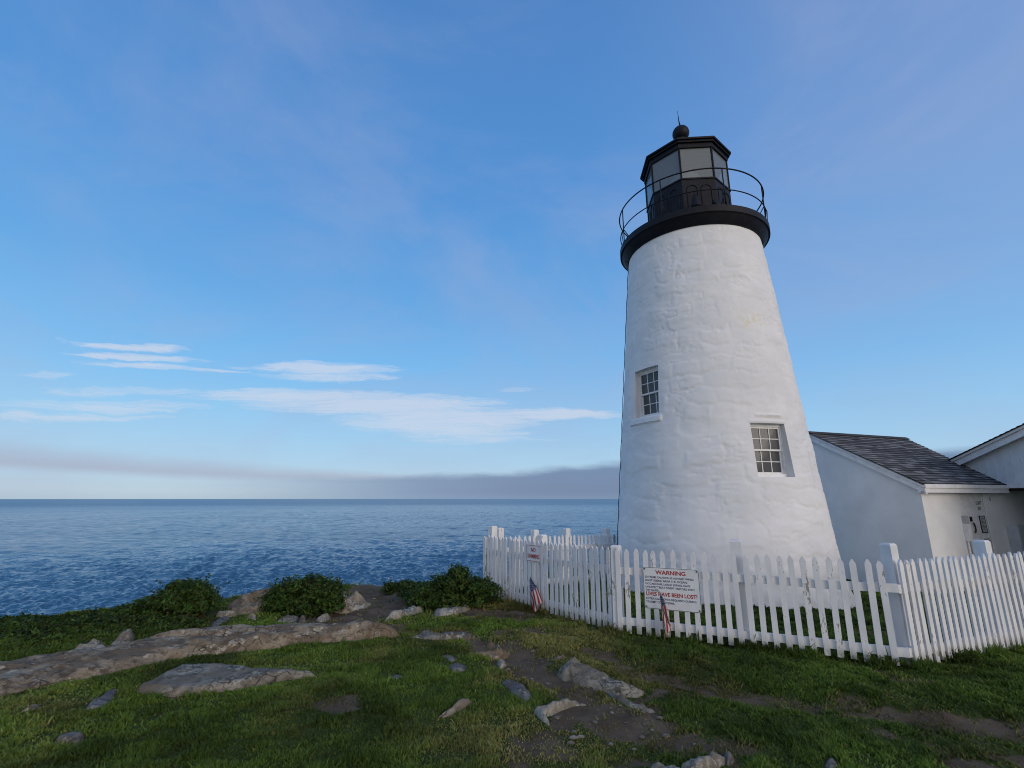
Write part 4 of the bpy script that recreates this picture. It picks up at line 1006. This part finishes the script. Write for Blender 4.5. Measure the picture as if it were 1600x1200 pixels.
# ------------------------------------------------------------------ sea
def make_sea():
    r = np.random.default_rng(3); zs = -18.0
    rr = [55.]
    while rr[-1] < 26000: rr.append(rr[-1] * (1.0038 if rr[-1] < 2600 else 1.03))
    rr = np.array(rr); az = np.radians(np.linspace(-72, 72, 820)); Rr, Aa = np.meshgrid(rr, az, indexing='ij')
    x = Rr * np.sin(Aa); y = Rr * np.cos(Aa); z = np.zeros_like(x); cell = np.maximum(Rr * .0038, Rr * (az[1] - az[0]))
    for k in range(90):
        if k < 72: lam = 1.1 * (3.0 / 1.1) ** r.random(); amp = .0165 * lam ** .9
        else: lam = 6 * (18 / 6) ** r.random(); amp = .0042 * lam
        th = r.normal(R(262), R(40 if k < 72 else 25)); kx, ky = math.cos(th) * 2 * math.pi / lam, math.sin(th) * 2 * math.pi / lam
        w = sst(2.2, 4.0, lam / cell); gust = .75 + .5 * fbm(x * .009 + k, y * .012, 200 + k % 5, 2)
        ph = kx * x + ky * y + r.random() * 6.28
        z += amp * w * gust * (np.sin(ph) + .22 * np.cos(2 * ph))
    m, nt, b = new_mat('sea_water', .10, .5); setc(nt, b, (.024, .098, .190, 1)); b.inputs['IOR'].default_value = 1.5
    v = coord(nt, 'Object'); n1 = noise(nt, mapping(nt, v, (1, 1.7, 1)), 1.1, 4, .6, .2); n2 = noise(nt, mapping(nt, v, (1, 2.4, 1)), .3, 3, .55); n3 = noise(nt, mapping(nt, v, (1, 1.5, 1)), 3.2, 3, .6)
    slick = noise(nt, mapping(nt, v, (.35, 2.2, 1)), .006, 4, .6)
    nt.links.new((slick.ss(.35, .7, .05, .10) + E(nt, attr(nt, 'unresolved', 'Fac')) * .25).s, b.inputs['Roughness'])
    bump(nt, b, n1 * .30 + n2 * .25 + n3 * .06, 1.0, 1.0)
    o = np_mesh('sea', np.stack([x, y, z + zs], -1).reshape(-1, 3), grid_quads(len(rr), len(az)), m=m, attrs={'unresolved': sst(140, 2200, Rr).ravel()}); tag(o, 'choppy dark blue sea reaching to the horizon', 'sea', kind='structure')
make_sea()

# ------------------------------------------------------------------ sky
SUN_AZ, SUN_EL = -54.0, 12.0     # mathematical azimuth from +X
def make_world():
    w = bpy.data.worlds.new('World'); SC.world = w; w.use_nodes = True; nt = w.node_tree; bg = nt.nodes['Background']
    sky = nt.nodes.new('ShaderNodeTexSky'); sky.sky_type = 'NISHITA'; sky.sun_disc = False; sky.sun_elevation = R(SUN_EL); sky.sun_rotation = R(90 - SUN_AZ); sky.air_density = 1.0; sky.dust_density = 1.2; sky.ozone_density = 2.0
    x, y, z = sep(nt, coord(nt, 'Generated')); DEG = 180 / math.pi
    el = z._m('ARCSINE') * DEG; az = x._m('ARCTAN2', y) * DEG
    S = srgb
    base = ramp(nt, (el + 2) / 62.0, [(0.0, S(196, 212, 222)), (2 / 62, S(196, 214, 224)), (5.5 / 62, S(176, 212, 238)), (10 / 62, S(154, 206, 244)), (16 / 62, S(124, 190, 243)), (24 / 62, S(101, 170, 232)), (36 / 62, S(87, 151, 219)), (55 / 62, S(80, 133, 200))])
    # hazier, mauve-tinted air to the right and in high veils
    veil = noise(nt, mapping(nt, coord(nt, 'Generated'), (1.3, 1.0, 2.6), None), 1.3, 7, .60, .7).ss(.40, .74)
    right = az.ss(5, 60) * el.ss(4, 22)
    base = mixc(nt, (veil * .34 + right * .38).mn(.62), base, S(166, 178, 214))
    # sunset side behind the viewer: pale and warm
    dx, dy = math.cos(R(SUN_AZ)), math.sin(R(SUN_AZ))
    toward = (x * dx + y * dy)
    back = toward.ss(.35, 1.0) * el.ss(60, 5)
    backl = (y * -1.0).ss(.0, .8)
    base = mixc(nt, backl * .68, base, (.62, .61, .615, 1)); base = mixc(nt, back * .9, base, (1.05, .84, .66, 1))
    # streaky cirrus
    wq = noise(nt, vec(nt, az * .16, el * .55, 5.), 1.0, 5, .6) - .5; wr = noise(nt, vec(nt, az * .10, el * .30, 6.), 1.0, 4, .6) - .5
    el0, az0 = el, az; el = el + wq * 1.5; az = az + wr * 14.0
    elx = el + az * az * .0015          # streaks fan out slightly away from straight ahead
    st = noise(nt, vec(nt, az * .085, elx * 1.25, 1.), 1.0, 6, .62, .5); fine = noise(nt, vec(nt, az * .20, elx * 4.2, 2.), 1.0, 6, .66, .35)
    blob = None
    for (ca, ce, ha, he, s_) in (
            (-39.5, 14.0, 6.0, .55, .95), (-38.2, 13.0, 6.8, .5, .95), (-37.2, 12.2, 6.2, .45, .85), (-31.5, 12.6, 4, .3, .5),
            (-21.5, 14.1, 10, 1.0, .95), (-20.5, 13.3, 9, .7, .8),
            (-40.5, 9.6, 8, .6, .6), (-40.0, 8.3, 9, .75, .65), (-42, 7.0, 6.5, .5, .6),
            (-24, 11.0, 14, 1.0, .8), (-14, 10.6, 19, 1.5, .95), (-8, 9.0, 14, 2.1, .9), (-5.5, 7.6, 10, 1.3, .7),
            (5, 9.7, 11, .85, .95), (-3, 6.75, 11, .6, .5), (1.5, 12.6, 3, .3, .4), (-46, 10.3, 4, .35, .5)):
        da = (az - ca) / ha; de = (elx - (ce + .0015 * ca * ca)) / he
        q = ((da * da + de * de) * -1.0 + 1.0).mx(0.) * s_
        blob = q if blob is None else blob.mx(q)
    cl_ = ((blob - .03 + (st - .5) * .9 + (fine - .5) * 1.2) * blob.ss(0, .35)).ss(.0, .9)
    base = mixc(nt, cl_ * .76, base, S(208, 218, 236))
    el, az = el0, az0
    # mauve bank low on the left
    wob = (noise(nt, vec(nt, az * .06, el * .25, 7.), 1.0, 4, .55) - .5)
    lowl = ((az + 30) * -1.0).mx(0.) * .035 + 1.80 + wob * .5
    upl = ((az + 10) * -1.0).mx(0.) * .075 + 2.6 + wob * 2.2
    upl = upl.mx(lowl + .6)
    lb = el.ss(lowl - .35, lowl + .6) * el.ss(upl, lowl + .25) * az.ss(6, -22)
    base = mixc(nt, lb * .66, base, S(166, 170, 194))
    # blue-grey bank on the horizon
    wob2 = (noise(nt, vec(nt, az * .11, el * .5, 9.), 1.0, 5, .6) - .5)
    topr = ((az + 30) * .032).mx(0.).mn(1.35) + ((az - 0) * .055).mx(0.).mn(.7) + 1.95 + wob2 * 1.5
    rb = el.ss(topr + .45, topr - .65) * az.ss(-37, -8)
    base = mixc(nt, rb * .86, base, mixc(nt, az.ss(-18, 8), S(124, 148, 184), S(102, 124, 164)))
    hz = el.ss(.9, -.1); base = mixc(nt, hz * .25, base, S(150, 178, 204))
    sc_ = nt.nodes.new('ShaderNodeVectorMath'); sc_.operation = 'SCALE'; sc_.inputs['Scale'].default_value = 10.0; nt.links.new(base, sc_.inputs[0])
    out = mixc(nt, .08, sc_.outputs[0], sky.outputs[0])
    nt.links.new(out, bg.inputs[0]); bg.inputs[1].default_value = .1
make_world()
sl = bpy.data.lights.new('sun', 'SUN'); sl.energy = 1.15; sl.angle = R(30); sl.color = (1.0, .92, .86)
so = bpy.data.objects.new('sun', sl); COL.objects.link(so)
sd = Vector((math.cos(R(SUN_AZ)) * math.cos(R(SUN_EL)), math.sin(R(SUN_AZ)) * math.cos(R(SUN_EL)), math.sin(R(SUN_EL))))
so.rotation_euler = sd.to_track_quat('Z', 'Y').to_euler(); so.location = (20, -15, 12)

# ------------------------------------------------------------------ camera and view
cam = bpy.data.cameras.new('camera'); co = bpy.data.objects.new('camera', cam); COL.objects.link(co)
cam.sensor_width = 36; cam.lens = F * 36 / 1600; cam.clip_start = .05; cam.clip_end = 60000
co.location = (0, 0, EYE); co.rotation_euler = (math.pi / 2 + PITCH, 0, 0); SC.camera = co
SC.view_settings.view_transform = 'Standard'; SC.view_settings.look = 'None'; SC.view_settings.exposure = 0; SC.view_settings.gamma = 1
SC.render.engine = 'CYCLES'; SC.cycles.use_denoising = True; SC.cycles.denoising_input_passes = "RGB_ALBEDO_NORMAL"; SC.cycles.denoising_prefilter = "ACCURATE"; SC.cycles.filter_width = 1.0; SC.render.filter_size = 1.0; SC.cycles.max_bounces = 6; SC.cycles.transparent_max_bounces = 8
